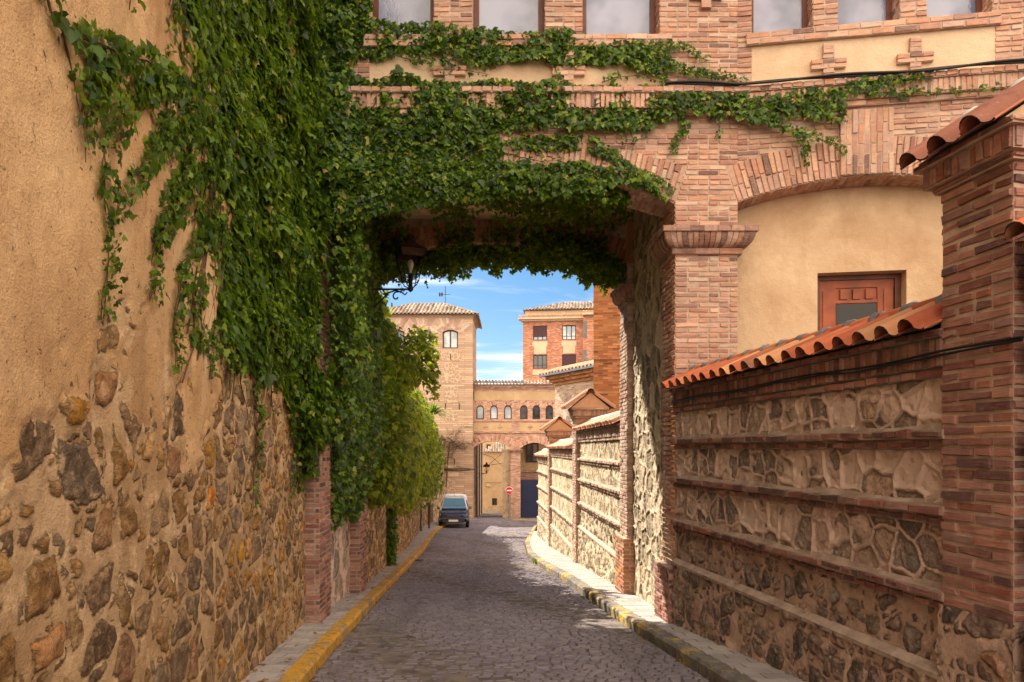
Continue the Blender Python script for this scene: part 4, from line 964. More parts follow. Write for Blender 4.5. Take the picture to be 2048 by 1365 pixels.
gate_pillar('gate_pillar', 'tall dark red brick gate pillar with sooty cap tiles at the right edge', OA, AA, -.0, .51, .05, -.62, -2.2, Z(1.57), Z(1.77), ('red', None, ('tile_dark', 'tile', 'mortar_white')), base_z=Z(-.96), over=.20, tiles=3, apex=.33)
# the wall goes on towards the viewer beyond the pillar
boundary_wall('boundary_wall', 'end of a higher stone wall just past the tall gate pillar at the right edge', OA, AA, .60, 5.5, Z(1.10), [Z(.6), Z(.1), Z(-.4), Z(-.95)], 61, .03)
PB = (2.52 - .0436 * 12.4, 12.4); AB = math.atan2(-1, .0436); uB = lambda d: -(d - 12.4) * math.sqrt(1 + .0436 ** 2)
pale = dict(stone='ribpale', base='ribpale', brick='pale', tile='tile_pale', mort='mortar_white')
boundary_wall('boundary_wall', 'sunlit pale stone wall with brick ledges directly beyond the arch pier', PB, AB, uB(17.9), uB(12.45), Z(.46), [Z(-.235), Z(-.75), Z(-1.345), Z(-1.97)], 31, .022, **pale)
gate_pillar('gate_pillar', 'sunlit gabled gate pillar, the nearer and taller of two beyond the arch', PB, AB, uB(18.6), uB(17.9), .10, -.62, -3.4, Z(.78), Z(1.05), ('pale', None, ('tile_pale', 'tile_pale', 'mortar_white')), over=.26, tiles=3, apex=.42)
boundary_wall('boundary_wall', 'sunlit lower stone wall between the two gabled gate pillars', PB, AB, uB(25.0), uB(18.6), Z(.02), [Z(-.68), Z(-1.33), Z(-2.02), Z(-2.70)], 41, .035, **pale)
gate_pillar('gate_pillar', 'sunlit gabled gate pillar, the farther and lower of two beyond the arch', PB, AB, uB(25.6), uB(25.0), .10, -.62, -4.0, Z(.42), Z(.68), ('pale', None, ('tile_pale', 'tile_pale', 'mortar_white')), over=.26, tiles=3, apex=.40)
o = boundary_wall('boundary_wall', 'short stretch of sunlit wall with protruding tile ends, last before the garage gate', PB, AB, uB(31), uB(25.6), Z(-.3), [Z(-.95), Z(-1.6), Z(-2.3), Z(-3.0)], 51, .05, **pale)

# ------------------------------------------------------------------ the long wall on the left
OL, AL = (-1.58, 0.), math.atan2(1, -.117)
lw = frame(OL, AL)
def lplaster(U, V):
    d = U
    edge = Z(.30) + (fbm(U * 1.3, V * .7, 9) - .5) * 1.5 + (fbm(U * 5, V * 5, 19) - .5) * .9
    return np.clip(.5 + (V - edge) * 1.1, 0, 1)
LW = thing('old_wall', 'high old wall on the left, ochre render above and bare rubble stones below', 'wall', (-1.58, 0, 0))
stone_sheet('wall_face', lambda u, v, n: lw(u, n, v), 2.3, 8.86, 0, Z(7.5), .0135, M['leftwall'], LW, cell=.27, style='rubble', seed=3, plaster=lplaster, amp=.90, v0f=lambda U: zg(U) - .05, miss=.06)
stone_sheet('wall_face', lambda u, v, n: lw(u, n - .012, v), -4, 2.40, 0, Z(7.5), .05, M['leftwall'], LW, cell=.30, style='rubble', seed=3, plaster=lplaster, v0f=lambda U: zg(U) - .05)
mb = MB(); mb.fbox(lw, (-4, -.8, -3), (8.86, -.06, Z(7.5))); mb.build('wall_core', M['mortar_dark'], LW)
OF, AF = (-2.68, 12.35), math.atan2(1, -.083)
fl = frame(OF, AF)
FL = thing('street_wall', 'lower rubble wall down the left side of the street beneath the sunlit creeper', 'wall', (-2.68, 12.35, -1.1))
stone_sheet('wall_face', lambda u, v, n: fl(u, n, v), 0, 25.6, 0, Z(1.2), .035, M['farleft'], FL, cell=.30, style='rubble', seed=13, v0f=lambda U: zg(12.35 + U) - .05, miss=.3)
mb = MB(); mb.fbox(fl, (0, -.6, -5.5), (25.6, -.06, Z(1.15))); mb.build('wall_core', M['mortar_dark'], FL)
# ------------------------------------------------------------------ buildings farther down the street
TB = [(0, (.50, .345, .24)), (.3, (.53, .37, .26)), (.55, (.47, .32, .22)), (.8, (.55, .39, .275))]
M['tower_brick'] = mat_course('pale pink tower brick', .15, 1.7, TB, (.38, .25, .175), jw=.045, wash=.06)
M['bridge_brick'] = mat_course('rose bridge brick', .075, .28, [(0, (.44, .225, .165)), (.3, (.51, .285, .21)), (.55, (.37, .18, .135)), (.75, (.54, .33, .25)), (.9, (.28, .14, .11))], (.52, .38, .28), jw=.016)
M['apt_brick'] = mat_course('orange red apartment brick', .10, .36, [(0, (.46, .17, .095)), (.3, (.53, .23, .14)), (.55, (.38, .13, .08)), (.75, (.56, .29, .19)), (.9, (.31, .12, .085))], (.48, .30, .21), jw=.018)
M['orange_brick'] = mat_course('bright orange brick', .068, .27, [(0, (.46, .18, .07)), (.3, (.53, .23, .095)), (.55, (.41, .15, .055)), (.75, (.57, .28, .13)), (.93, (.26, .10, .055))], (.38, .22, .12), jw=.012)
M['house'] = mat_plaster('ochre house render', (.47, .31, .175), (.56, .39, .23), stain=(.35, .22, .12), pits=False, stain_amt=.3)
M['dirty_shaded'] = mat_plaster('stained shade-dark render', (.42, .30, .19), (.58, .42, .27), stain=(.10, .07, .05), pits=False, stain_amt=.8, streak=.7)  # heavy dark stain; on the buttress it stands for shade
M['beige'] = mat_simple('beige band', (.60, .45, .30), .8, var=.1, scale=2)
M['navy'] = mat_simple('navy garage door paint', (.012, .018, .055), .5, var=.15, scale=2, bump=0)
M['shutter'] = mat_simple('maroon roller shutter', (.07, .022, .03), .55, var=.1, bump=0)
M['slit'] = mat_simple('dark slit', (.02, .018, .018), .8, bump=0)
t = NT('sgraffito plaster'); vo = t.node('TexVoronoi', {'Scale': 4.2}, feature='DISTANCE_TO_EDGE'); t.put(vo.inputs['Vector'], t.coord())
mm = t.rng(vo.outputs['Distance'], .10, .16); t.bsdf(t.mix(mm, (.56, .40, .285), (.40, .27, .19)), .9, t.bump(mm, .03), spec=.1); M['sgraffito'] = t.m

def flatwall(parent, fm, rects, n0, n1, mat, name='wall'):
    mb = MB()
    for (a, b, c, d) in rects: mb.fbox(fm, (a, n0, c), (b, n1, d))
    return mb.build(name, M[mat], parent)
def holes(u0, u1, z0, z1, H):
    """rectangles that tile a facade around holes (a, b, c, d)"""
    us = sorted({u0, u1, *[h[0] for h in H], *[h[1] for h in H]}); out = []
    for a, b in zip(us[:-1], us[1:]):
        hs = sorted([(h[2], h[3]) for h in H if h[0] <= a + 1e-6 and h[1] >= b - 1e-6]); z = z0
        for c, d in hs:
            if c > z: out.append((a, b, z, c))
            z = max(z, d)
        if z < z1: out.append((a, b, z, z1))
    return out

# --- square tower with decorated brick front
DT = 50.0; tf = frame((0, DT), 0); TX = lambda x: PX(x, DT); TZ = lambda y: PZ(y, DT)
T = thing('brick_tower', 'tall square tower of pale pink brick with patterned plaster panels and arched windows', 'tower', (TX(850), DT, float(zg(DT))))
x0, x1 = TX(752), TX(945.5); ws = [(TX(885), TX(916)), (TX(832), TX(862)), (TX(778), TX(809))]
H = [(a, b, TZ(697), TZ(660)) for a, b in ws]
mb = MB()
for (a, b, c, d) in holes(x0, x1, -5, TZ(636), H): mb.fbox(tf, (a, -.4, c), (b, 0, d))
mb.fbox(tf, (x0, -5.0, -5), (x1 - .002, -.6, TZ(636) - .01)); mb.build('wall', M['tower_brick'], T)
for k, (a, b) in enumerate(ws):
    window(tf, a, b, TZ(697), TZ(664), -.18, T, 'wood_dark', 'glass_pale' if k == 0 else 'glass', .09, 1, arch=.16)
    mb = MB(); N = 10; uu = np.linspace(a, b, N + 1); tp = lambda u: TZ(664) + .16 * (1 - ((u - (a + b) / 2) / ((b - a) / 2)) ** 2)
    for i in range(N): mb.prism([(uu[i], tp(uu[i]) - .01), (uu[i + 1], tp(uu[i + 1]) - .01), (uu[i + 1], TZ(659.9)), (uu[i], TZ(659.9))], tf, 0.001, -.3)
    mb.build('lintel', M['tower_brick'], T)
    ring(T, tf, (a + b) / 2, TZ(664) - .55, .78, .70, .95, name='brick_fan', mat='tower_fan' if 'tower_fan' in M else 'pale', bw=.11, proud=.018)
mb = MB()
for cx in (902.5, 849.5, 797):
    for (y0, y1, wd) in ((702, 722, 20), (727, 741, 14), (743, 767, 20), (773, 796, 14), (799, 806, 14), (824, 842, 12)):
        mb = MB(); mb.fbox(tf, (TX(cx - wd), 0, TZ(y1)), (TX(cx + wd), .025, TZ(y0))); mb.build('plaster_panel', M['sgraffito'], T)
mb = MB(); mb.fbox(tf, (TX(887), 0, TZ(988)), (TX(911), .03, TZ(957))); mb.build('plaster_panel', M['sgraffito'], T)
mb = MB()
for cx, y0, y1 in ((891, 807, 818), (918.6, 807, 819), (901, 708, 720), (891, 917, 928), (909, 918, 930)): mb.fbox(tf, (TX(cx - .8), .0, TZ(y1)), (TX(cx + .8), .032, TZ(y0)))
mb.build('slit', M['slit'], T)
mb = MB(); mb.fbox(tf, (TX(892), 0, TZ(936.5)), (TX(911), .04, TZ(931.5))); mb.fbox(tf, (TX(896), 0, TZ(953.5)), (TX(917), .05, TZ(944))); mb.build('plaque', M['beige'], T)
mb = MB()
for k, (a, b) in enumerate(((0.04, 0), (.12, .10), (.22, .22))): mb.fbox(tf, (x0 - a, -5 - a, TZ(636) + .12 * k), (x1 + a, a, TZ(636) + .12 * (k + 1)))
mb.build('cornice', M['tower_brick'], T)
def hip_roof(parent, x0, x1, y0, y1, ze, zr, hip, mat, p=.3, name='roof', rows=3, K=4, over=.0):
    """hipped tile roof, ridge along x"""
    mb = MB(); yc = (y0 + y1) / 2; 
    def slope(pa, pb, pc, pd):      # eave a->b, ridge d->c
        a, b, c, d = [Vector(q) for q in (pa, pb, pc, pd)]; L = (b - a).length; k = max(2, int(L / p)); eu = (b - a).normalized()
        mid = (c + d) / 2; up = mid - (a + b) / 2; up = (up - eu * up.dot(eu)); H_ = up.length; up.normalize(); nn = eu.cross(up); nn = nn if nn.z > 0 else -nn
        td, tcn = (d - a).dot(eu), (c - a).dot(eu)
        fs = lambda u, s, n_: np.stack([a[j] + eu[j] * u + up[j] * s + nn[j] * n_ for j in range(3)], -1)
        for i in range(k):
            uu = i * L / k; uc_ = uu + L / k / 2
            smax = H_ * min(1, uc_ / td if td > 1e-3 else 1, (L - uc_) / (L - tcn) if L - tcn > 1e-3 else 1)
            r = 0
            for r in range(rows):
                s0 = H_ * r / rows
                if s0 > smax: break
                s1 = min(H_ * (r + 1) / rows + .05, smax)
                if s1 > s0 + .05: tile_mesh(mb, fs, uu, s0, s1, L / k, lift=.02, th=.03, K=K)
        mb.add([tuple(a), tuple(b), tuple(c), tuple(d)] if (b - a).cross(d - a).z > 0 else [tuple(b), tuple(a), tuple(d), tuple(c)], [[0, 1, 2, 3]], m=1)
    A, B_, C_, D_ = (x0, y0, ze), (x1, y0, ze), (x1, y1, ze), (x0, y1, ze); R0, R1 = (x0 + hip, yc, zr), (x1 - hip, yc, zr)
    slope(A, B_, R1, R0); slope(B_, C_, R1, R1); slope(C_, D_, R0, R1); slope(D_, A, R0, R0)
    for a, b in ((R0, R1), (A, R0), (B_, R1), (C_, R1), (D_, R0)): mb.tube([a, b], p * .36, 6)
    return mb.build(name, [M[mat], M['mortar_dark']], parent)
hip_roof(T, x0 - .45, x1 + .40, DT - .45, DT + 5.45, TZ(632) + .05, TZ(604) + .35, 2.6, 'tile_old', p=.27)
mb = MB(); vx = TX(884); vz = TZ(604) + .35; vy = DT + 2.5; s5 = 52.5 / 50
mb.tube([(vx, vy, vz - .1), (vx, vy, vz + 1.35)], .022, 5); mb.tube([(vx - .35, vy, vz + .72), (vx + .38, vy, vz + .72)], .018, 5); mb.tube([(vx, vy - .3, vz + .95), (vx, vy + .3, vz + .95)], .016, 5)
for q in (-.42, -.25): mb.box((vx + q - .06, vy - .02, vz + .58), (vx + q + .06, vy + .02, vz + .86))
o = mb.build('weather_vane', M['iron']); tag(o, 'thin iron weather vane on the ridge of the tower roof', 'weather vane', None, 'thing')

# --- second bridge building with six small arched windows
DB = 50.8; bf = frame((0, DB), 0); BX = lambda x: PX(x, DB); BZ = lambda y: PZ(y, DB)
G = thing('bridge_building', 'far building bridging the street end with six small arched windows above two arches', 'building', (BX(1030), DB, float(zg(DB))))
bx0, bx1 = BX(943), BX(1112)
arc = lambda u, a, b, zs, r: zs + r * (1 - ((u - (a + b) / 2) / ((b - a) / 2)) ** 2)
a1 = (BX(947), BX(1021), BZ(896), BZ(883) - BZ(896)); a2 = (BX(1041), BX(1097), BZ(897), BZ(886) - BZ(897))
mb = MB()
for (a, b, zs, r) in (a1, a2):
    N = 16; uu = np.linspace(a, b, N + 1)
    for i in range(N): mb.prism([(uu[i], arc(uu[i], a, b, zs, r)), (uu[i + 1], arc(uu[i + 1], a, b, zs, r)), (uu[i + 1], BZ(865)), (uu[i], BZ(865))], bf, 0, -1.0)
for a, b in ((bx0, a1[0]), (a1[1], a2[0]), (a2[1], bx1)):
    mb.fbox(bf, (a, -.9, -5.5), (b, .0, BZ(865)))
wins = [(960.4, 0), (987.9, 0), (1015.8, 0), (1047.7, 1), (1072.7, 1), (1098.7, 1)]
Hh = [(BX(c - 7.6), BX(c + 7.6), BZ(839), BZ(811)) for c, _ in wins]
for (a, b, c, d) in holes(bx0, bx1, BZ(845), BZ(811), Hh) + [(bx0, bx1, BZ(811), BZ(800))]: mb.fbox(bf, (a, -.5, c), (b, 0, d))
for (a, b, c, d) in Hh:
    N = 8; uu = np.linspace(a, b, N + 1); R_ = (b - a) / 2; tp = lambda u: d - R_ + math.sqrt(max(0, R_ ** 2 - (u - (a + b) / 2) ** 2))
    for i in range(N): mb.prism([(uu[i], tp(uu[i])), (uu[i + 1], tp(uu[i + 1])), (uu[i + 1], d + .01), (uu[i], d + .01)], bf, -.002, -.3)
mb.fbox(bf, (bx0, -.5, BZ(865)), (bx1, 0, BZ(845))); mb.fbox(bf, (bx0, -.5, BZ(783)), (bx1, -.0, BZ(772)))
mb.fbox(bf, (bx0, -5, BZ(865)), (bx1, -.7, BZ(770)))
mb.build('wall', M['bridge_brick'], G)
mb = MB(); mb.fbox(bf, (bx0 + .2, -.5, BZ(800)), (bx1, -.003, BZ(783))); 
mb.fbox(bf, (BX(947.5), 0, BZ(863)), (BX(1023), .02, BZ(845.5))); mb.fbox(bf, (BX(1039), 0, BZ(863)), (BX(1111), .02, BZ(845.5)))
mb.build('render_band', M['house'], G)
mb = MB(); mb.fbox(bf, (bx0 - .0, 0, BZ(866.5)), (bx1, .10, BZ(863.5))); mb.fbox(bf, (bx0, 0, BZ(843.5)), (bx1, .08, BZ(840.5))); mb.fbox(bf, (bx0, 0, BZ(778)), (bx1, .08, BZ(775))); mb.fbox(bf, (bx0, 0, BZ(775)), (bx1, .18, BZ(771))); mb.build('cornice', M['bridge_brick'], G)
for c, k in wins:
    u0_, u1_ = BX(c - 7.4), BX(c + 7.4); R_ = (u1_ - u0_) / 2
    mb = MB(); N = 10; za, zb = BZ(839), BZ(811.5) - R_
    A_ = [(u0_ + R_ + R_ * math.cos(q), zb + R_ * math.sin(q)) for q in np.linspace(0, math.pi, N + 1)]; I_ = [(u0_ + R_ + (R_ - .06) * math.cos(q), zb + (R_ - .06) * math.sin(q)) for q in np.linspace(0, math.pi, N + 1)]
    for i in range(N): mb.prism([I_[i], A_[i], A_[i + 1], I_[i + 1]], bf, -.1, -.16)
    mb.fbox(bf, (u0_, -.16, za), (u0_ + .06, -.1, zb)); mb.fbox(bf, (u1_ - .06, -.16, za), (u1_, -.1, zb)); mb.fbox(bf, (u0_ + .06, -.16, za), (u1_ - .06, -.1, za + .07))
    w_ = mb.build('window', M['wood_dark'], G); g = MB(); g.prism([(u0_ + .05, za + .06), (u1_ - .05, za + .06)] + I_, bf, -.12, -.15); g.build('pane', M['glass' if k else 'glass_pale'], w_)
    ring(G, bf, u0_ + R_, zb, R_ + .01, R_ * .98, .30, name='brick_fan', mat='salmon', bw=.075, proud=.02)
for c in (972, 1000, 1060, 1085):
    mb = MB(); u, z = BX(c), BZ(854); mb.fbox(bf, (u - .05, .02, z - .17), (u + .05, .07, z + .17)); mb.fbox(bf, (u - .17, .02, z - .05), (u - .052, .068, z + .05)); mb.fbox(bf, (u + .052, .02, z - .05), (u + .17, .068, z + .05)); mb.build('brick_cross', M['bridge_brick'], G)
for (a, b, zs, r) in (a1, a2):
    hw_ = (b - a) / 2; Rr = (hw_ ** 2 + r * r) / (2 * r); ring(G, bf, (a + b) / 2, zs + r - Rr, Rr, hw_, .55, name='arch_ring', mat='salmon', bw=.09, proud=.03)
capital(G, [(a1[1], DB + .6), (a1[1], DB), (a2[0], DB), (a2[0], DB + .6)], BZ(899), .85)
fm_r = bf; mb = MB(); k = int((bx1 - bx0) / .24)
for i in range(k):
    for r in range(2): tile_mesh(mb, lambda u, s, n: bf(u, .42 - s * .93, BZ(770.5) + .02 + s * .30 + n), bx0 + i * .24, r * .55, r * .55 + .6, .24, lift=.02, th=.03, K=5)
mb.fbox(bf, (bx0, -2.5, BZ(771)), (bx1, .3, BZ(771) + .05), 1); mb.build('roof', [M['tile_old'], M['mortar_dark'], M['tile_old']], G)
# back of the right opening with its window and brick ledge
mb = MB(); mb.fbox(bf, (BX(1030), -3.2, -5.5), (BX(1135), -2.8, BZ(868))); mb.build('render_back_wall', M['house'], G)
window(bf, PX(1052, 53.6), PX(1077, 53.6), PZ(925, 53.6), PZ(886, 53.6), -2.74, G, 'wood_dark', 'glass', .10, 1, trans=PZ(916, 53.6))
mb = MB(); mb.fbox(bf, (BX(1030), -2.8, PZ(945, 53.6)), (BX(1135), -2.65, PZ(940, 53.6))); mb.fbox(bf, (BX(1030), -2.8, -5.5), (BX(1135), -2.77, PZ(945.2, 53.6))); mb.build('brick_dado', M['bridge_brick'], G)
# buttress inside the left opening, its shade put into a dark stained render
mb = MB(); zb_ = -5; mb.prism([(BX(1005), zb_), (BX(1021), zb_), (BX(1021), BZ(901)), (BX(1019), BZ(899.5)), (BX(1005), BZ(899.5))], bf, -.35, -6.0)
o = mb.build('buttress', M['dirty_shaded'], G); o['label'] = 'render buttress coloured dark for its shade'
# garage gate
mb = MB(); gx0, gx1 = BX(1041.5), BX(1097); gz0, gz1 = float(zg(DB)) + .02, BZ(960)
mb.fbox(bf, (gx0, -.35, gz0), (gx1, -.27, gz1)); k = 22
for i in range(k): z_ = gz0 + (gz1 - gz0) * i / k; mb.fbox(bf, (gx0 + .02, -.27, z_ + .012), (gx1 - .02, -.245, z_ + (gz1 - gz0) / k - .012))
mb.fbox(bf, (gx0, -.27, gz1 - .14), (gx1, -.235, gz1))
mb.build('garage_door', M['navy'], G)

# --- houses seen through the left opening
Hs = thing('ochre_house', 'ochre rendered house with a low tiled roof closing the lane beyond the left arch', 'house', (PX(985, 72), 72, float(zg(72))))
hf = frame((0, 72), 0)
mb = MB(); 
for r_ in holes(PX(962, 72), PX(1016, 72), -8, PZ(904, 72), [(PX(984, 72), PX(994, 72), PZ(1011, 72), PZ(997, 72))]): mb.fbox(hf, (r_[0], -.5, r_[2]), (r_[1], 0, r_[3]))
mb.build('wall', M['house'], Hs); mb = MB(); mb.fbox(hf, (PX(962, 72), 0, -8), (PX(1016, 72), .04, PZ(1012, 72))); mb.build('plinth', M['dirty_shaded'], Hs)
window(hf, PX(984, 72), PX(994, 72), PZ(1011, 72), PZ(997, 72), -.1, Hs, 'wood_dark', 'glass', .06, 1)
mb = MB()
for i in range(9): u_ = PX(966, 72) + i * .26; [tile_mesh(mb, lambda u, s, n: hf(u, .3 - s * .9, PZ(904, 72) + s * .42 + n), u_, r * .6, r * .6 + .65, .26, lift=.02, th=.03, K=4) for r in range(int(1 + min(3, i * .6)))]
mb.build('roof', [M['tile_old']] * 3, Hs)
mb = MB()
for a, b, c, d in ((973, 979, 973, 968), (979.5, 982, 974, 970)): mb.box((PX(a, 72), 71.85, PZ(c, 72)), (PX(b, 72), 71.99, PZ(d, 72)))
mb.build('meter_box', M['beige'], Hs)
H2 = thing('ochre_house', 'taller ochre house wall rising behind the low tiled roof', 'house', (PX(985, 84), 84, float(zg(84))))
h2 = frame((0, 84), 0); mb = MB(); mb.fbox(h2, (-9, -3, -8), (2, 0, PZ(862, 84))); mb.build('wall', M['house'], H2); window(h2, PX(973, 84), PX(981, 84), PZ(905, 84), PZ(889, 84), .04, H2, 'wood_dark', 'glass', .07, 1)
LH = thing('lane_house', 'dark stained house side lining the left of the lane past the tower', 'house', (PX(944, 51), 55, float(zg(55))))
mb = MB(); X_ = PX(945, 51); mb.box((X_ - 3, 55.05, -7), (X_, 69.5, PZ(855, 60))); mb.build('wall', M['dirty_shaded'], LH)
mb = MB()
for y_, w_ in ((56, .05), (60, .06), (64.5, .05)): mb.tube([(X_ + .08, y_, float(zg(y_))), (X_ + .08, y_, PZ(860, 60))], w_, 6)
mb.build('drainpipe', M['iron'], LH)
mb = MB(); mb.box((X_ - .02, 51, -6), (X_ + .0, 55.04, BZ(896))); mb.build('stained_side', M['dirty_shaded'], G)

# --- apartment building
DA = 85.; af = frame((PX(1046, DA), DA), R(-6)); AO = ((PX(1046, DA), DA), R(-6))
A = thing('apartment_building', 'red brick apartment block with beige bands and brown shuttered windows under a hipped roof', 'apartment building', (PX(1046, DA), DA, float(zg(DA))))
hA = lambda x, y: hit(*AO, 0, x, y)
WA = [(1066, 1094, 652, 681, 'sh'), (1124, 1152, 650, 680, 'wh'), (1066, 1093, 710, 738, 'gl'), (1123, 1151, 707, 735, 'full')]
HA = []
for (a, b, c, d, k) in WA:
    u0_, z1_ = hA(a, c); u1_, _ = hA(b, c); _, z0_ = hA(a, d); HA.append((u0_, u1_, z0_, z1_, k))
UE = hA(1166, 700)[0]; zt_ = hA(1046, 641)[1]
def snap(HA):
    # windows in one row share their sill and head
    out = []
    for i, h in enumerate(HA):
        row = HA[0] if i < 2 else HA[2]; colu = HA[i % 2]; out.append((colu[0], colu[1], row[2], row[3], h[4]))
    return out
HA = snap(HA)
mb = MB()
for r_ in holes(0, UE, -8, zt_, [h[:4] for h in HA]): mb.fbox(af, (r_[0], -.5, r_[2]), (r_[1], 0, r_[3]))
mb.fbox(af, (0, -12, -8), (UE, -.7, zt_)); mb.fbox(af, (UE, -10, -8), (UE + 9, 1.2, zt_ + .2)); mb.build('wall', M['apt_brick'], A)
for (a, b, c, d, k) in HA:
    o = window(af, a, b, c, d, -.2, A, 'wood_dark', 'glass_pale' if k in ('wh', 'sh') else 'glass', .10, 2, trans=c + (d - c) * .26)
    if k in ('sh', 'full'):
        z_ = c + (d - c) * .3 if k == 'sh' else c + .0; mb = MB(); n_ = 14
        for i in range(n_): mb.fbox(af, (a + .03, -.16, z_ + (d - z_) * i / n_), (b - .03, -.10, z_ + (d - z_) * (i + .85) / n_))
        mb.build('roller_shutter', M['shutter'], o)
mb = MB()
for i, (a, b, c, d, k) in enumerate(HA):
    mb = MB(); mb.fbox(af, (a - .05, 0, c - .75), (b + .05, .03, c - .15)); 
    mb.fbox(af, (a + .15, 0, c - 1.65), (b - .1, .03, c - .752)) if i < 2 else None
    mb.build('beige_panel', M['beige'], A)
mb = MB()
for z in (HA[0][2] + .9, HA[2][2] + .9):
    mb = MB(); mb.fbox(af, (UE + .05, 1.2, z - .9), (UE + .45, 1.24, z + 1.1)); mb.build('bay_window', M['glass'], A)
mb = MB(); mb.fbox(af, (-.5, -.5, zt_ + .0), (UE, .75, zt_ + .28)); mb.fbox(af, (-.25, -.5, zt_ - .18), (UE, .35, zt_ - .002)); mb.fbox(af, (UE + .003, -.5, zt_ + .201), (UE + 9, 1.9, zt_ + .5)); mb.fbox(af, (.25, -8, zt_ + .3), (UE + 7, -.2, zt_ + 1.15)); mb.build('eaves', M['beige'], A)
mb = MB(); k = int(UE / .35)
for i in range(k + 2): tile_mesh(mb, lambda u, s, n: af(u, .85 - s * .95, zt_ + .28 + s * .28 + n), -.5 + i * .35, 0, .8, .35, th=.03, K=4)
for i in range(20): tile_mesh(mb, lambda u, s, n: af(u, 2.0 - s * .95, zt_ + .5 + s * .28 + n), UE + i * .35, 0, .8, .35, th=.03, K=4)
mb.build('tile_skirt', [M['tile'], M['tile'], M['soot']], A)
zr_ = zt_ + 1.18
mb = MB()
P0, P1, P2, P3 = af([0.0], .3, zr_)[0], af([UE + 9], .3, zr_)[0], af([UE + 9], -9, zr_)[0], af([0.0], -9, zr_)[0]
R0_, R1_ = af([4.8], -4.5, zr_ + 1.75)[0], af([UE + 6], -4.5, zr_ + 1.75)[0]
ee = Vector(P1) - Vector(P0); LL = ee.length; ee.normalize(); up_ = Vector(af([0.], -.9345, .3561)[0]) - Vector(af([0.], 0, 0)[0])
nn_ = ee.cross(up_); nn_ = nn_ if nn_.z > 0 else -nn_
fs_ = lambda u, s, n: np.stack([P0[j] + ee[j] * u + up_[j] * s + nn_[j] * n for j in range(3)], -1)
for i in range(int(LL / .38)):
    sm = 5.1 * min(1, (i * .38 + .1) / 4.8)
    for r in range(5):
        if r * 1.02 < sm: tile_mesh(mb, fs_, i * .38, r * 1.02, min(sm, r * 1.02 + 1.1), .38, lift=.03, th=.03, K=4)
mb.add([P0, P1, R1_, R0_], [[0, 1, 2, 3]], m=1); mb.add([P3, P0, R0_], [[0, 1, 2]], m=1); mb.add([P0, P1, P2, P3], [[0, 1, 2, 3]], m=1); mb.build('roof', [M['tile_old'], M['mortar_dark'], M['tile_old']], A)

# --- stone and brick building with the slanting eave, and the tall brick corner
S = thing('stone_building', 'brick and stone building corner with an old tiled eave above the pale gate pillars', 'building', (2.09, 34, -2.5))
SO = ((2.09, 34.), math.atan2(-3.0, 1.51)); sf = frame(*SO)
ze_ = hit(*SO, .5, 1097, 752)[1]
mb = MB(); mb.fbox(sf, (0, -5, -5), (7, 0, ze_ - .3)); mb.build('wall', mat_course('weathered pink brick', .075, .3, [(0, (.52, .33, .23)), (.3, (.60, .42, .30)), (.55, (.44, .27, .19)), (.8, (.64, .48, .36))], (.60, .48, .36), jw=.016), S)
u_a, z_a = hit(*SO, 0, 1127, 765); u_b, z_b = hit(*SO, 0, 1178, 765)
stone_sheet('stone_panel', lambda u, v, n: sf(u, n + .02, v), u_a, u_b, Z(.9), ze_ - 1.0, .07, M['rib'], S, cell=.5, style='rib', seed=71)
mb = MB()
for k, a in enumerate((.08, .2, .34)): mb.fbox(sf, (-a, -5, ze_ - .45 + k * .15), (7, a, ze_ - .3 + k * .15))
mb.build('cornice', M['orange_brick'], S)
mb = MB(); mb.fbox(sf, (-.6, .45, ze_ + .0), (7, .58, ze_ + .09)); mb.build('gutter', mat_simple('grey zinc', (.22, .24, .27), .4, .7), S)
mb = MB(); 
for i in range(24):
    for r in range(2): tile_mesh(mb, lambda u, s, n: sf(u, .55 - s * .93, ze_ + .08 + s * .33 + n), -.6 + i * .3, r * .55, r * .55 + .62, .3, lift=.03, th=.04, K=5)
mb.fbox(sf, (-.5, -5, ze_ + .002), (7, .4, ze_ + .08), 1); mb.build('roof', [M['tile_pale'], M['mortar_dark'], M['tile_pale']], S)
K_ = thing('brick_building', 'tall plain orange brick corner rising just past the right side of the arch', 'building', (PX(1187, 20), 20, -1.7))
kf = frame((PX(1187, 20), 20), R(-9)); mb = MB(); mb.fbox(kf, (0, -5, -3), (4, 0, Z(9))); mb.build('wall', M['orange_brick'], K_)
mb = MB()
for z in (Z(.9), Z(2.55)): mb.fbox(kf, (.0, 0, z), (4, .02, z + .07))
mb.build('string_course', M['apt_brick'], K_)
# --- side wall behind the van
W3 = thing('side_wall', 'patched plaster and stone wall beside the parked van', 'wall', (-4.8, 38, -2.8))
w3 = frame((-4.86, 37.98), R(90)); stone_sheet('wall_face', lambda u, v, n: w3(u, n, v), 0, 12, 0, Z(.9), .06, M['farleft'], W3, cell=.35, seed=23, v0f=lambda U: zg(38 + U) - .05, miss=.5)
mb = MB(); mb.fbox(w3, (-.02, -.5, -5), (12, -.05, Z(.88))); mb.build('wall_core', M['mortar_dark'], W3)
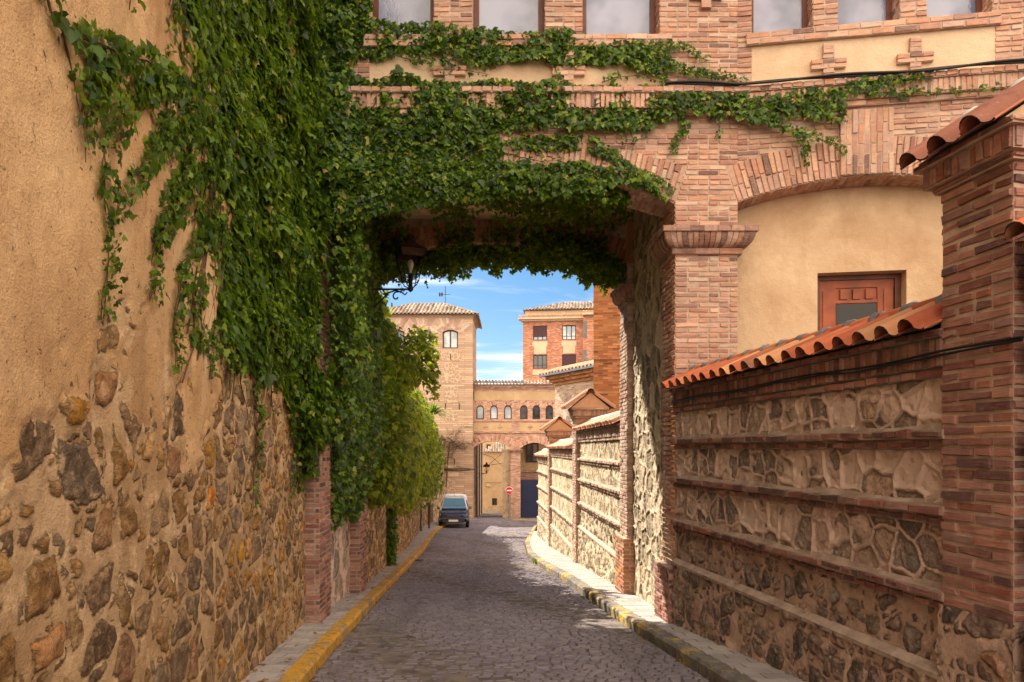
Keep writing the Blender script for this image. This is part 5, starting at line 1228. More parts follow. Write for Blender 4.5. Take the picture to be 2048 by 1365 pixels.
# ------------------------------------------------------------------ climbing plants
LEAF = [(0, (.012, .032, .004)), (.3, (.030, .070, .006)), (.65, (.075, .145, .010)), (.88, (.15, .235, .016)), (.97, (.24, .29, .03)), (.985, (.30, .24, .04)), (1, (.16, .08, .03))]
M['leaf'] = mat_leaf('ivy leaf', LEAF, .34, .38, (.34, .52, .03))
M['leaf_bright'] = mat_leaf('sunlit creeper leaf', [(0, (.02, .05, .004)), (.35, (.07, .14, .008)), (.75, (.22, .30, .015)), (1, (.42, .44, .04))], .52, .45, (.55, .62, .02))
M['stem'] = mat_simple('vine stem', (.11, .065, .035), .85, var=.3, scale=30)
HALF = np.array([(0, 0, .02), (.22, -.10, .0), (.47, .02, -.05), (.60, .40, -.14), (.34, .43, -.04), (.22, .68, -.06), (0, 1.02, -.16)])
LF = np.vstack([HALF, HALF[1:6] * [-1, 1, 1]]); LFACE = np.array([(0, 1, 2, 3, 4, 5, 6), (6, 11, 10, 9, 8, 7, 0)])
LS = np.array([(0, 0, .02), (.46, .28, -.10), (0, 1.0, -.10), (-.46, .28, -.10)]); SFACE = np.array([(0, 1, 2), (0, 2, 3)])
def nrmz(a): return a / (np.linalg.norm(a, axis=1, keepdims=True) + 1e-9)
def leaves(mb, P, Nn, Tt, S, simple=False, m=0):
    S = S * np.exp(rng.normal(0, .22, len(P))).clip(.5, 1.6); Nn = nrmz(Nn); Tt = nrmz(Tt - Nn * (Tt * Nn).sum(1, keepdims=True)); X = np.cross(Tt, Nn)
    t = LS if simple else LF; f = SFACE if simple else LFACE; k = len(t)
    wv = rng.uniform(.85, 1.15, (len(P), 1)); cz = rng.uniform(.3, 1.6, (len(P), 1))
    V = P[:, None] + S[:, None, None] * (X[:, None] * (t[None, :, 0:1] * wv[:, None]) + Tt[:, None] * t[None, :, 1:2] + Nn[:, None] * (t[None, :, 2:3] * cz[:, None]))
    Fc = (f[None] + k * np.arange(len(P))[:, None, None]).reshape(-1, f.shape[1])
    mb.add(V.reshape(-1, 3), Fc, np.zeros((len(Fc), f.shape[1], 2)), m)
def inpoly(pu, pv, poly):
    r = np.zeros(pu.shape, bool); n = len(poly)
    for i in range(n):
        (x0, y0), (x1, y1) = poly[i], poly[(i + 1) % n]
        c = ((y0 > pv) != (y1 > pv)) & (pu < (x1 - x0) * (pv - y0) / ((y1 - y0) if y1 != y0 else 1e-9) + x0); r ^= c
    return r
def dirs(n, out, down=(0, 0, -1), spread=.5, lift=.35):
    out = np.broadcast_to(np.asarray(out, float), (n, 3)); Nn = out + rng.normal(0, spread, (n, 3)) + np.array([0, 0, lift])
    Tt = np.asarray(down, float) + out * .25 + rng.normal(0, .38, (n, 3)); return Nn, Tt
def ivy_region(mb, fm, polys, dens, size, thick, out, seed=0, n0=.02, rag=.16, simple=False, gaps=0., clump=2.2, fade=None):
    """leaves over polygons [(u, z)] of a wall frame; the outline is ragged and the thickness lumpy"""
    for poly in polys:
        us = [p[0] for p in poly]; vs = [p[1] for p in poly]; a, b, c, d = min(us) - .2, max(us) + .2, min(vs) - .2, max(vs) + .2
        n = int((b - a) * (d - c) * dens); u = rng.uniform(a, b, n); v = rng.uniform(c, d, n)
        ju = (fbm(u * 2.5, v * 2.5, seed + 1) - .5) * rag * 3 + rng.normal(0, rag * .25, n); jv = (fbm(u * 2.5, v * 2.5, seed + 2) - .5) * rag * 3 + rng.normal(0, rag * .25, n)
        k = inpoly(u + ju, v + jv, poly)
        if gaps: k &= fbm(u * 2.8, v * 2.8, seed + 3) > gaps
        u, v = u[k], v[k]; n = len(u)
        if n == 0: continue
        cl = fbm(u * clump, v * clump, seed + 5); th = (thick(u, v) if callable(thick) else thick) * np.clip((cl - .25) * 2.2, .1, 1.25)
        r = rng.random(n) ** .6; nn = n0 + th * r; P = fm(u, nn, v)
        Nn, Tt = dirs(n, out)
        Nn = Nn + np.asarray(out) * .2; leaves(mb, P, Nn, Tt, size * rng.uniform(.6, 1.25, n) * (.75 + .35 * r), simple)
def strand(mb, sm, fm, pts, out, size=.075, step=.03, wd=.045, n0=.03, drop=True):
    """a trailing shoot: stem tube plus leaves on both sides"""
    pts = [np.array(p, float) for p in pts]; S_ = []
    for i in range(len(pts) - 1):
        L = np.linalg.norm(pts[i + 1] - pts[i]); k = max(1, int(L / .07))
        for j in range(k): S_.append(pts[i] + (pts[i + 1] - pts[i]) * j / k + rng.normal(0, .008, 2))
    S_.append(pts[-1]); S_ = np.array(S_); nn = n0 + .012 * np.sin(np.arange(len(S_)) * 1.3)
    P = fm(S_[:, 0], nn, S_[:, 1]); sm.tube([tuple(p) for p in P], np.linspace(.007, .0025, len(P)), 4, caps=False)
    L = np.linalg.norm(np.diff(P, axis=0), axis=1).sum(); n = max(2, int(L / step)); t_ = np.sort(rng.random(n)) * (len(P) - 1); i = np.minimum(t_.astype(int), len(P) - 2); f = (t_ - i)[:, None]
    Q = P[i] * (1 - f) + P[i + 1] * f; dd = nrmz(P[i + 1] - P[i]); o3 = np.broadcast_to(np.asarray(out, float), (n, 3)); sd = np.cross(dd, o3)
    sgn = np.where(np.arange(n) % 2, 1, -1)[:, None]; tap = (1 - .45 * (t_ / (len(P) - 1)) ** 2)
    Q = Q + sd * sgn * rng.uniform(.005, wd, (n, 1)) + o3 * rng.uniform(.01, .06, (n, 1))
    Nn = o3 + rng.normal(0, .4, (n, 3)); Tt = sd * sgn * .8 + dd * .2 + np.array([0, 0, -.75]) + rng.normal(0, .25, (n, 3))
    leaves(mb, Q, Nn, Tt, size * tap * rng.uniform(.6, 1.2, n))

# --- ivy on the old left wall, px outlines thrown on the wall plane
lo = (math.sin(AL), -math.cos(AL), 0)
pl_ = lambda pts: [hit(OL, AL, .02, x, y) for x, y in pts]
IV = thing('ivy', 'big mass of dark ivy hanging on the left wall with long trailing shoots', 'ivy', (-2.3, 6, 0))
mb, sm = MB(), MB()
dense = pl_([(352, -420), (352, 0), (395, 55), (420, 130), (430, 205), (405, 262), (425, 330), (470, 410), (448, 470), (455, 560), (432, 620), (452, 700), (500, 745), (560, 770), (585, 850), (600, 930), (609, 960), (611, 900), (611, -1400), (560, -1400)])
thk = lambda u, v: np.clip((u - 4.6) * .10, .04, .34)
ivy_region(mb, lw, [dense], 2000, .064, thk, lo, 11, rag=.10, gaps=.20)
sparse = pl_([(335, -200), (345, 20), (330, 120), (250, 140), (165, 130), (160, 190), (250, 210), (330, 250), (360, 330), (330, 380), (320, 430), (400, 440), (400, 520), (350, 640), (400, 700), (500, 760), (480, 400), (450, 100), (400, -200)])
ivy_region(mb, lw, [sparse], 460, .058, .07, lo, 12, rag=.06, gaps=.47)
for s_pts, sz, st, wd in (
    ([(78, -60), (90, 20), (118, 65), (140, 130), (152, 190), (160, 260), (165, 325)], .085, .035, .03),
    ([(118, 65), (165, 78), (205, 95), (240, 115), (290, 125), (335, 150), (400, 185)], .07, .020, .05),
    ([(240, 115), (190, 150), (175, 230), (172, 300)], .07, .022, .05), ([(335, 10), (345, -40)], .08, .04, .04), ([(248, -60), (255, 5), (258, 20)], .08, .03, .03),
    ([(345, 0), (330, 50), (328, 110)], .07, .035, .03),
    ([(400, 200), (330, 160), (270, 180), (235, 215), (212, 265), (200, 330), (198, 400), (212, 450), (208, 520), (204, 590), (203, 640)], .085, .018, .055),
    ([(200, 150), (165, 180), (160, 230)], .075, .02, .05), ([(420, 250), (350, 265), (300, 300), (265, 350), (235, 395), (218, 450)], .08, .018, .055),
    ([(440, 330), (380, 350), (335, 380), (312, 430), (302, 490), (300, 550), (292, 600)], .08, .018, .055),
    ([(440, 450), (385, 480), (362, 530), (350, 600), (346, 680), (344, 745)], .085, .018, .06), ([(300, 480), (330, 440), (360, 430)], .08, .02, .05),
    ([(330, 150), (330, 230), (290, 300)], .07, .02, .05), ([(400, 120), (370, 200), (340, 260), (330, 330)], .075, .02, .05), ([(380, 240), (370, 330), (350, 400)], .07, .022, .05),
    ([(425, 640), (418, 700), (412, 760)], .075, .022, .05), ([(470, 720), (484, 780), (492, 840)], .06, .03, .03), ([(500, 745), (515, 830), (508, 920), (502, 990), (505, 1035)], .06, .022, .035), ([(535, 755), (545, 815), (545, 870)], .055, .03, .03),
    ([(575, 820), (590, 900), (582, 960), (578, 1000)], .07, .018, .06), ([(600, 900), (592, 960), (600, 985)], .07, .02, .05), ([(450, 690), (455, 740), (450, 775)], .06, .03, .03)):
    for rep in range(2 if st < .025 else 1):
        strand(mb, sm, lw, pl_([(x + random.uniform(-4, 4) * rep, y + random.uniform(-4, 4) * rep) for x, y in s_pts]), lo, sz * .70, st * .66, wd)
for k in range(60):     # bare stems crossing the mass
    x = random.uniform(400, 600); y = random.uniform(-300, 500); pts = [(x, y)]
    for j in range(6): x -= random.uniform(-4, 14); y += random.uniform(30, 70); pts.append((x, y))
    sm.tube([tuple(lw(*(lambda q: (q[0], .03, q[1]))(hit(OL, AL, .02, a, b)))) for a, b in pts], .006, 4, caps=False)
# curtain inside the passage, swelling out towards the lamp
n = 21000; t_ = rng.uniform(-.1, 3.45, n); zz_ = rng.uniform(Z(-1.5), Z(3.9), n)
bot = Z(-.05) - .95 * np.clip((t_ - .45) / .5, 0, 1) + (fbm(t_ * 3, t_ * 0 + .5, 4) - .5) * 1.2; k = zz_ > bot; k &= ~((t_ < .55) & (zz_ < Z(.25) + (fbm(t_ * 5, zz_, 3) - .5)))
t_, zz_ = t_[k], zz_[k]; n = len(t_); hb = np.clip((zz_ - bot[k]) / 1.0, 0, 1); bul = (.16 + .36 * hb) * (.7 + .6 * fbm(t_ * 2, zz_ * 2, 7))
r = rng.random(n) ** .45; P = thru(np.where(t_ < .6, XL - .02, -2.60) + bul * r, t_, zz_); Nn, Tt = dirs(n, (.8, -.45, 0)); leaves(mb, P, Nn, Tt, .063 * rng.uniform(.6, 1.3, n))
mb.build('foliage', M['leaf'], IV); sm.build('stem', M['stem'], IV)

# --- ivy over the arched front
IF = thing('ivy', 'ivy spread in bands over the brick front above the arch and fringing its underside', 'ivy', (0, 8.7, 4))
mb, sm = MB(), MB(); MO = ((0, D1), 0.); fo = (0, -1, 0)
pm = lambda pts, n=.05: [hit(*MO, n, x, y) for x, y in pts]; pw = lambda pts, n=.05: [hit(*WO, n, x, y) for x, y in pts]
F1 = pm([(590, -500), (735, -500), (742, 35), (800, 48), (870, 45), (945, 58), (1000, 60), (1085, 66), (1125, 55), (1178, 68), (1195, 98), (1320, 98), (1325, 130), (1320, 150), (1250, 128), (1150, 128), (1060, 120), (960, 128), (880, 105), (800, 105), (760, 120), (715, 112), (700, 160), (590, 200)])
F2 = pm([(590, 90), (690, 128), (735, 160), (800, 145), (850, 162), (930, 165), (960, 158), (1050, 168), (1110, 163), (1200, 172), (1325, 176), (1325, 240), (1300, 262), (1200, 262), (1110, 256), (990, 258), (1005, 280), (1003, 318), (960, 335), (590, 345)])
F3 = pm([(590, 330), (960, 322), (1060, 318), (1085, 330), (1150, 318), (1190, 330), (1240, 345), (1290, 350), (1325, 378), (1335, 400), (1315, 388), (1280, 372), (1210, 372), (1190, 385), (1120, 392), (990, 395), (900, 405), (700, 440), (590, 450)])
F4 = pm([(1000, 288), (1050, 268), (1110, 266), (1180, 275), (1230, 300), (1290, 345), (1330, 375), (1300, 372), (1230, 322), (1180, 304), (1110, 298), (1050, 296)])
ivy_region(mb, main, [F2, F3], 2100, .060, .15, fo, 31, rag=.035, gaps=.15, n0=.03)
ivy_region(mb, main, [F1, F4], 1900, .056, .10, fo, 33, rag=.03, gaps=.18, n0=.03)
ivy_region(mb, main, [pm([(590, -500), (700, -500), (700, 440), (590, 470)])], 1500, .064, .30, (.5, -.86, 0), 35, rag=.05, gaps=.15)
F5 = pm([(1325, 176), (1400, 182), (1455, 186), (1480, 198), (1480, 238), (1440, 236), (1400, 228), (1350, 232), (1325, 244)], .1); ivy_region(mb, main, [F5], 1500, .055, .11, fo, 36, rag=.04, n0=.05)
F6 = pw([(1475, 190), (1540, 190), (1600, 178), (1660, 172), (1700, 176), (1690, 195), (1690, 238), (1670, 244), (1620, 232), (1540, 240), (1475, 240)], .1); ivy_region(mb, wing, [F6], 1400, .055, .11, (.156 * -1, -.98, 0), 37, rag=.04, n0=.08)
for pts, sz, st, wd, fr_, pj in (
    ([(1190, 100), (1250, 92), (1320, 92), (1370, 95), (1400, 115), (1420, 122)], .055, .014, .04, main, pm), ([(1325, 118), (1360, 140), (1400, 148), (1450, 155), (1495, 168)], .055, .012, .04, main, pm),
    ([(1330, 100), (1328, 150), (1325, 180)], .06, .014, .05, main, pm), ([(1205, 165), (1240, 152), (1290, 152), (1312, 160)], .05, .02, .04, main, pm), ([(880, 120), (930, 140), (980, 150)], .055, .02, .05, main, pm), ([(1110, 128), (1115, 155), (1112, 170)], .05, .02, .03, main, pm), ([(780, 110), (860, 125), (900, 150)], .055, .018, .05, main, pm),
    ([(1360, 235), (1372, 262), (1350, 280), (1344, 312)], .055, .014, .035, main, pm), ([(1262, 262), (1268, 285), (1262, 305)], .05, .02, .03, main, pm), ([(1240, 262), (1248, 290)], .05, .02, .03, main, pm), ([(1430, 232), (1440, 262), (1432, 282)], .05, .02, .03, main, pm), ([(1285, 265), (1288, 280)], .05, .02, .03, main, pm),
    ([(1290, 350), (1325, 365), (1345, 385), (1338, 395)], .05, .014, .03, main, pm), ([(1250, 362), (1300, 378), (1322, 400), (1325, 412)], .05, .016, .03, main, pm), ([(990, 300), (1040, 312), (1080, 325), (1130, 318)], .05, .03, .03, main, pm),
    ([(1478, 235), (1540, 250), (1590, 268), (1640, 282), (1672, 296), (1684, 316)], .058, .013, .045, wing, pw), ([(1585, 262), (1602, 290), (1608, 318), (1606, 338)], .055, .015, .035, wing, pw),
    ([(1680, 230), (1690, 250)], .05, .02, .03, wing, pw), ([(1690, 176), (1750, 172), (1800, 165), (1840, 160), (1862, 166)], .055, .012, .05, wing, pw), ([(1685, 190), (1760, 190), (1840, 188), (1900, 186), (1960, 184), (2010, 178), (2040, 172)], .058, .016, .035, wing, pw)):
    off = .05 if fr_ is main else .10
    for rep in range(2 if st < .016 else 1): strand(mb, sm, fr_, pj([(x + random.uniform(-2, 2) * rep, y + random.uniform(-2, 2) * rep) for x, y in pts]), fo, sz * .85, st * .85, wd, n0=off)
# fringe of the near arch edge, ceiling and far arch
def hang(n, X0, X1, t0, t1, ztop, drop, size, seed, simple=False, gap=.35, out=(0, -1, 0), pw_=1.5):
    X = rng.uniform(X0, X1, n); t = rng.uniform(t0, t1, n); q = fbm(X * 2.2 + 9, t * 2.2, seed); k = q > gap; X, t, q = X[k], t[k], q[k]; m = len(X)
    fine = fbm(X * 9, t * 3, seed + 4); dz = drop(X) * (.35 + 1.3 * fine) * rng.random(m) ** pw_
    P = thru(X, t, ztop(X) - dz); Nn, Tt = dirs(m, out, spread=.7); leaves(mb, P, Nn, Tt, size * rng.uniform(.6, 1.2, m), simple)
it = lambda X: intr(np.clip(X, XL + .01, XR - .01))
hang(3000, XL, 1.15, -.18, .1, it, lambda X: .29 - .06 * (X + 2.4) / 3.5, .058, 51, gap=.2, pw_=1.0)
hang(2400, XL, 1.5, .0, .6, it, lambda X: .16 + 0 * X, .058, 52, gap=.36)
hang(4400, XL, 1.9, .7, 2.95, lambda X: Z(3.83) + 0 * X, lambda X: .34 + 0 * X, .058, 53, gap=.50, pw_=1.3)
hang(2200, -.2, 1.9, .6, 1.8, lambda X: Z(3.83) + 0 * X, lambda X: .42 + 0 * X, .058, 56, gap=.47, pw_=1.2)
hang(2500, XL, 1.9, 2.75, 2.9, lambda X: it(X) + .28, lambda X: .40 + 0 * X, .058, 54, gap=.50, pw_=.8)
hang(7000, XL, XR - .12, 3.0, 3.75, lambda X: it(X) + .05, lambda X: .30 + .16 * np.exp(-((X + .95) / .30) ** 2) + .10 * np.exp(-((X + .1) / .12) ** 2), .058, 55, gap=.25, pw_=1.1)
hang(1500, 1.35, XR - .08, 2.7, 3.7, lambda X: it(X) + .05, lambda X: .42 + 0 * X, .058, 57, gap=.1, pw_=.9)
hang(3200, XL, XR, 3.5, 3.9, lambda X: it(X) + .3, lambda X: .42 + 0 * X, .062, 58, gap=.2, pw_=.8)
for k in range(34):      # dangling shoots against the sky
    X = random.choice([random.uniform(-1.45, -.6)] * 3 + [random.uniform(-2.2, 1.7)] * 2 + [random.uniform(-.25, .1)]); t = random.uniform(3.0, 3.9); L = random.uniform(.25, .66 if X < -.5 else .46); z0 = float(it(X)) + .1
    P = [(X + AX * t + .03 * math.sin(j * .8 + k), D1 + t + .02 * math.cos(j), z0 - L * j / 8) for j in range(9)]; sm.tube(P, .003, 4, caps=False)
    n = int(L / .03); f = rng.random(n) * 8; i = np.minimum(f.astype(int), 7); Pn = np.array(P); Q = Pn[i] * (1 - (f - i))[:, None] + Pn[i + 1] * (f - i)[:, None] + rng.normal(0, .022, (n, 3)); Nn, Tt = dirs(n, (0, -1, 0), spread=.7); leaves(mb, Q, Nn, Tt, .055 * rng.uniform(.6, 1.1, n))
mb.build('foliage', M['leaf'], IF); sm.build('stem', M['stem'], IF)

# --- creeper along the street wall beyond the arch
CR = thing('creeper', 'bright sunlit creeper bulging over the lower street wall beyond the arch', 'creeper', (-3.2, 22, -1.5))
mb, sm = MB(), MB()
def mass(n, d0, d1, zb, zt, bmax, size, seed, simple, top_lean=0, gap=0):
    d = d0 + (d1 - d0) * rng.random(n) ** 1.0; b0, t0 = zb(d), zt(d); q = rng.random(n); v = b0 + (t0 - b0) * q
    jag = (fbm(d * 1.2, d * 0, seed) - .5) * .8; v = v + jag * (q > .5) * q
    b = bmax(d, v, q) * (.45 + 1.0 * fbm(d * 1.1, v * 1.1, seed + 1)); ang = rng.random(n) ** .5
    U = d - 12.35; P = fl(U, -.15 + b * ang, v); P[:, 2] = v
    on = (q > .85)[:, None] * np.array([0, 0, 1.0]); Nn, Tt = dirs(n, (1, -.2, .1), spread=.6); Nn = Nn + on
    leaves(mb, P, Nn, Tt, size * rng.uniform(.6, 1.3, n), simple)
shape = lambda q: np.sin(np.pi * np.clip(q * .82 + .16, 0, 1)) ** .7
def clumps(k, d0, d1, zb, zt, bmax, rad, per, size, simple):
    """leaf clusters hung over the bulging face of the creeper"""
    for i in range(k):
        d = d0 + (d1 - d0) * random.random(); q = random.random() ** .85; zb_, zt_q = float(zb(d)), float(zt(d)); v = zb_ + (zt_q - zb_) * q + random.uniform(-.15, .2)
        b = float(bmax(d, v, q)) * random.uniform(.55, 1.12); r = rad * random.uniform(.6, 1.35); c = fl(d - 12.35, b - .5 * r, v); m = int(per * (r / rad) ** 2)
        o = nrmz(rng.normal(0, 1, (m, 3))); o[:, 2] = np.where(o[:, 2] < -.55, -o[:, 2], o[:, 2])
        P = c + o * r * rng.uniform(.55, 1.05, (m, 1)) * np.array([.9, 1.25, 1.0]); P[:, 2] -= .35 * r * rng.random(m)
        Nn = o * .9 + np.array([.55, -.15, .35]) + rng.normal(0, .35, (m, 3)); Tt = np.array([.2, 0, -1.]) + o * .5 + rng.normal(0, .3, (m, 3))
        leaves(mb, P, Nn, Tt, size * rng.uniform(.6, 1.3, m), simple)
zb1 = lambda d: Z(np.interp(d, [12.4, 13.5, 15, 16.5], [-.6, -1.0, -1.15, -1.2])); zt1 = lambda d: Z(np.interp(d, [12.4, 13.5, 15, 16.5], [2.75, 2.8, 2.3, 1.8]))
bm1 = lambda d, v, q: .80 * shape(q) + .45 * np.exp(-((v - Z(1.75)) / .26) ** 2) - .25 * np.exp(-((v - Z(1.1)) / .3) ** 2)
zb2 = lambda d: Z(np.interp(d, [16, 25, 35], [-1.2, -1.8, -2.4])); zt2 = lambda d: Z(np.interp(d, [16, 20, 25, 30, 35], [1.6, 1.9, 2.0, 2.0, 1.8]))
bm2 = lambda d, v, q: (.72 + .014 * (d - 16)) * (shape(q) * .8 + .25)
mass(3200, 12.5, 16.5, zb1, zt1, lambda d, v, q: .6 * bm1(d, v, q), .095, 61, False)
clumps(110, 12.7, 16.3, zb1, zt1, bm1, .30, 90, .09, False)
mass(7000, 16, 35.5, zb2, zt2, lambda d, v, q: .5 * bm2(d, v, q), .13, 63, True)
clumps(330, 16, 35.5, zb2, zt2, bm2, .42, 62, .14, True)
for i in range(190):     # unseen leaf clumps added over and behind the wall top to shade the road
    d = 13 + 12 * random.random() ** 1.6; near = d < 18; c = fl(d - 12.35, random.uniform(-1.7, -.1) if near else random.uniform(-2.2, -.7), Z(random.uniform(2.0, 4.7) if near else random.uniform(1.6, 3.4))); m = 70
    o = nrmz(rng.normal(0, 1, (m, 3))); P = c + o * .5 * rng.uniform(.4, 1.1, (m, 1)); leaves(mb, P, o + rng.normal(0, .4, (m, 3)), np.array([.2, 0, -1.]) + rng.normal(0, .4, (m, 3)), .17 * rng.uniform(.7, 1.3, m), True)
for k in range(16):      # loose shoots sticking out of the outline
    d = random.uniform(13, 16); v = Z(random.uniform(1.6, 2.5)); P0_ = fl(d - 12.35, .8, v); P = [P0_ + np.array([.09 * j, -.02 * j, .05 * j * math.cos(k) - .012 * j * j]) for j in range(6)]; sm.tube([tuple(p_) for p_ in P], .006, 4, caps=False)
    Q = np.repeat(np.array(P), 9, 0) + rng.normal(0, .05, (54, 3)); Nn, Tt = dirs(54, (.4, -.4, .5), spread=.6); leaves(mb, Q, Nn, Tt, .09 * rng.uniform(.6, 1.2, 54))
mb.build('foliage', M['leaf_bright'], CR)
for d, x in ((17.5, 776), (34, 846)):        # trunks of ivy standing in front of the wall foot
    U = d - 12.35; tk = MB(); tk.tube([tuple(fl(U + .05 * math.sin(j), .06 + .02 * math.cos(j * 2), float(zg(d)) + j * .3)) for j in range(8)], [.05 - .004 * j for j in range(8)], 6); tk.build('trunk', M['stem'], CR)
sm.build('stem', M['stem'], CR)
IC = thing('ivy', 'narrow column of dark ivy climbing the foot of the street wall by the kerb', 'ivy', tuple(float(q) for q in fl(4.9, .1, float(zg(17.2)))))
mb = MB(); n = 1100; v = rng.uniform(float(zg(17.2)), Z(-.95), n); a = rng.uniform(0, 6.28, n); rr = .13 * rng.random(n) ** .5 * (1.15 - .5 * np.abs((v - Z(-2.0)) / 1.2)); P = fl(4.9 + rr * np.cos(a) * 1.3, .12 + rr * np.sin(a), v); Nn, Tt = dirs(n, (.8, -.6, 0)); leaves(mb, P, Nn, Tt, .075 * rng.uniform(.6, 1.2, n)); mb.build('foliage', M['leaf'], IC)
s2 = MB(); s2.tube([tuple(fl(4.9 + .02 * math.sin(j * 2), .06, float(zg(17.2)) + j * .12)) for j in range(9)], .018, 5); s2.build('stem', M['stem'], IC)
# strap leaves above the far end of the creeper
def grass_tuft(mb, c, n, L, wd, m=0, flat=.6, out=(0, 0)):
    for k in range(n):
        a = random.uniform(0, 6.28); el = random.uniform(.3, 1.4); l = L * random.uniform(.6, 1.1); dx_, dy_ = math.cos(a) + out[0], math.sin(a) + out[1]; P = []
        for j in range(5):
            q = j / 4; P.append(Vector((c[0] + dx_ * l * q * math.cos(el), c[1] + dy_ * l * q * math.cos(el), c[2] + l * math.sin(el) * q - flat * l * q * q)))
        s = Vector((-dy_, dx_, 0)).normalized() * wd
        V = [tuple(p + s * (1 - (j / 4) ** 2) * .5) for j, p in enumerate(P)] + [tuple(p - s * (1 - (j / 4) ** 2) * .5) for j, p in enumerate(P)]
        mb.add(V, [(j, j + 1, 5 + j + 1, 5 + j) for j in range(4)], m=m)
PT = thing('spiky_plant', 'dark spiky long leaved plant leaning out over the far end of the creeper', 'plant', (PX(874, 36), 36, PZ(850, 36)))
mb = MB(); grass_tuft(mb, (PX(866, 35.5), 35.5, PZ(830, 35.5)), 90, 1.5, .09, flat=.62, out=(.5, -.2)); mb.build('foliage', M['leaf'], PT)
s2 = MB(); s2.tube([(PX(856, 36), 36.4, float(zg(36))), (PX(864, 36), 36, PZ(840, 36))], .06, 6); s2.build('stem', M['stem'], PT)
# bare climbing shrub on the tower
BS = thing('bare_shrub', 'leafless brown twiggy climber on the lower front of the tower', 'shrub', (TX(905), 49.9, TZ(940)))
mb = MB()
def twig(p, d, L, r, lv):
    pts = [p]; 
    for j in range(4): d = (d + Vector((random.uniform(-.3, .3), random.uniform(-.08, .03), random.uniform(-.25, .2)))).normalized(); p = p + d * L / 4; p.y = min(p.y, 49.93); pts.append(p)
    mb.tube(pts, np.linspace(r, r * .5, 5), 4, caps=False)
    if lv:
        for k in range(5): twig(pts[random.randint(1, 4)], (d + Vector((random.uniform(-1, 1), random.uniform(-.4, .1), random.uniform(-.6, .7)))).normalized(), L * random.uniform(.5, .8), r * .55, lv - 1)
for k in range(9): twig(Vector((TX(random.uniform(884, 925)), 49.85, TZ(random.uniform(870, 905)))), Vector((random.uniform(-.6, .9), -.1, random.uniform(-.3, .8))).normalized(), 1.1, .02, 3)
mb.tube([(TX(893), 49.9, TZ(975)), (TX(895), 49.85, TZ(930)), (TX(900), 49.85, TZ(885))], .04, 5); mb.build('branches', M['stem'], BS)
for i, (x, y, s, lab) in enumerate(((1480, 1322, .09, 'small green weed at the foot of the shaded stone wall'), (543, 1335, .06, 'small green weed at the foot of the old left wall'), (1079, 1050, .25, 'yellow green weed tuft at the far kerb by the garage gate'), (866, 1040, .35, 'dark green weeds at the wall foot behind the van'), (1072, 1128, .16, 'grass tuft at the bend of the right kerb'))):
    X, d = ground_at(x, y); mb = MB(); grass_tuft(mb, (X, d, float(zg(d)) + .02), 40, s, s * .12, flat=.5)
    n = 60; P = np.array([X, d, float(zg(d)) + .03]) + rng.normal(0, s * .4, (n, 3)) * [1, 1, .5] + [0, 0, s * .3]; Nn, Tt = dirs(n, (0, -1, .5), spread=.8); leaves(mb, P, Nn, Tt, s * .35 * rng.uniform(.6, 1.2, n), True)
    tag(mb.build('weed', M['leaf']), lab, 'weed', None, 'thing')

# drain grate and dry leaves in the gutter
X, d = ground_at(824, 1124); dg = thing('drain_grate', 'small dark iron drain grate in the setts beside the left kerb', 'drain grate', (X, d, float(zg(d))))
mb = MB(); z_ = float(zg(d)) + .022
for k in range(9): mb.box((X - .28 + k * .065, d - .2, z_ - .02), (X - .25 + k * .065, d + .2, z_))
mb.box((X - .30, d - .24, z_ - .03), (X + .30, d - .2, z_ + .003)); mb.box((X - .30, d + .2, z_ - .03), (X + .30, d + .24, z_ + .003)); mb.build('grate', mat_simple('worn cast iron', (.05, .048, .05), .5, .5), dg)
mb = MB(); n = 260; dd = 5.5 + 30 * rng.random(n) ** 1.5; sd = rng.random(n); xx = np.where(sd < .45, kl(dd) + rng.exponential(.07, n), np.where(sd < .75, kl(dd) - KW - rng.random(n) * .3, kr(dd) - rng.exponential(.06, n)))
zz = zg(dd) + np.where((sd >= .45) & (sd < .75), .127, .02); P = np.stack([xx, dd, zz], 1); Nn = np.array([0, 0, 1.]) + rng.normal(0, .25, (n, 3)); leaves(mb, P, Nn, rng.normal(0, 1, (n, 3)) * [1, 1, .1], rng.uniform(.03, .055, n))
tag(mb.build('fallen_leaves', mat_simple('dry leaf', (.20, .11, .03), .8, var=.6, scale=15, bump=0)), 'scattered dry leaves along both gutters of the street', 'leaves', None, 'stuff')

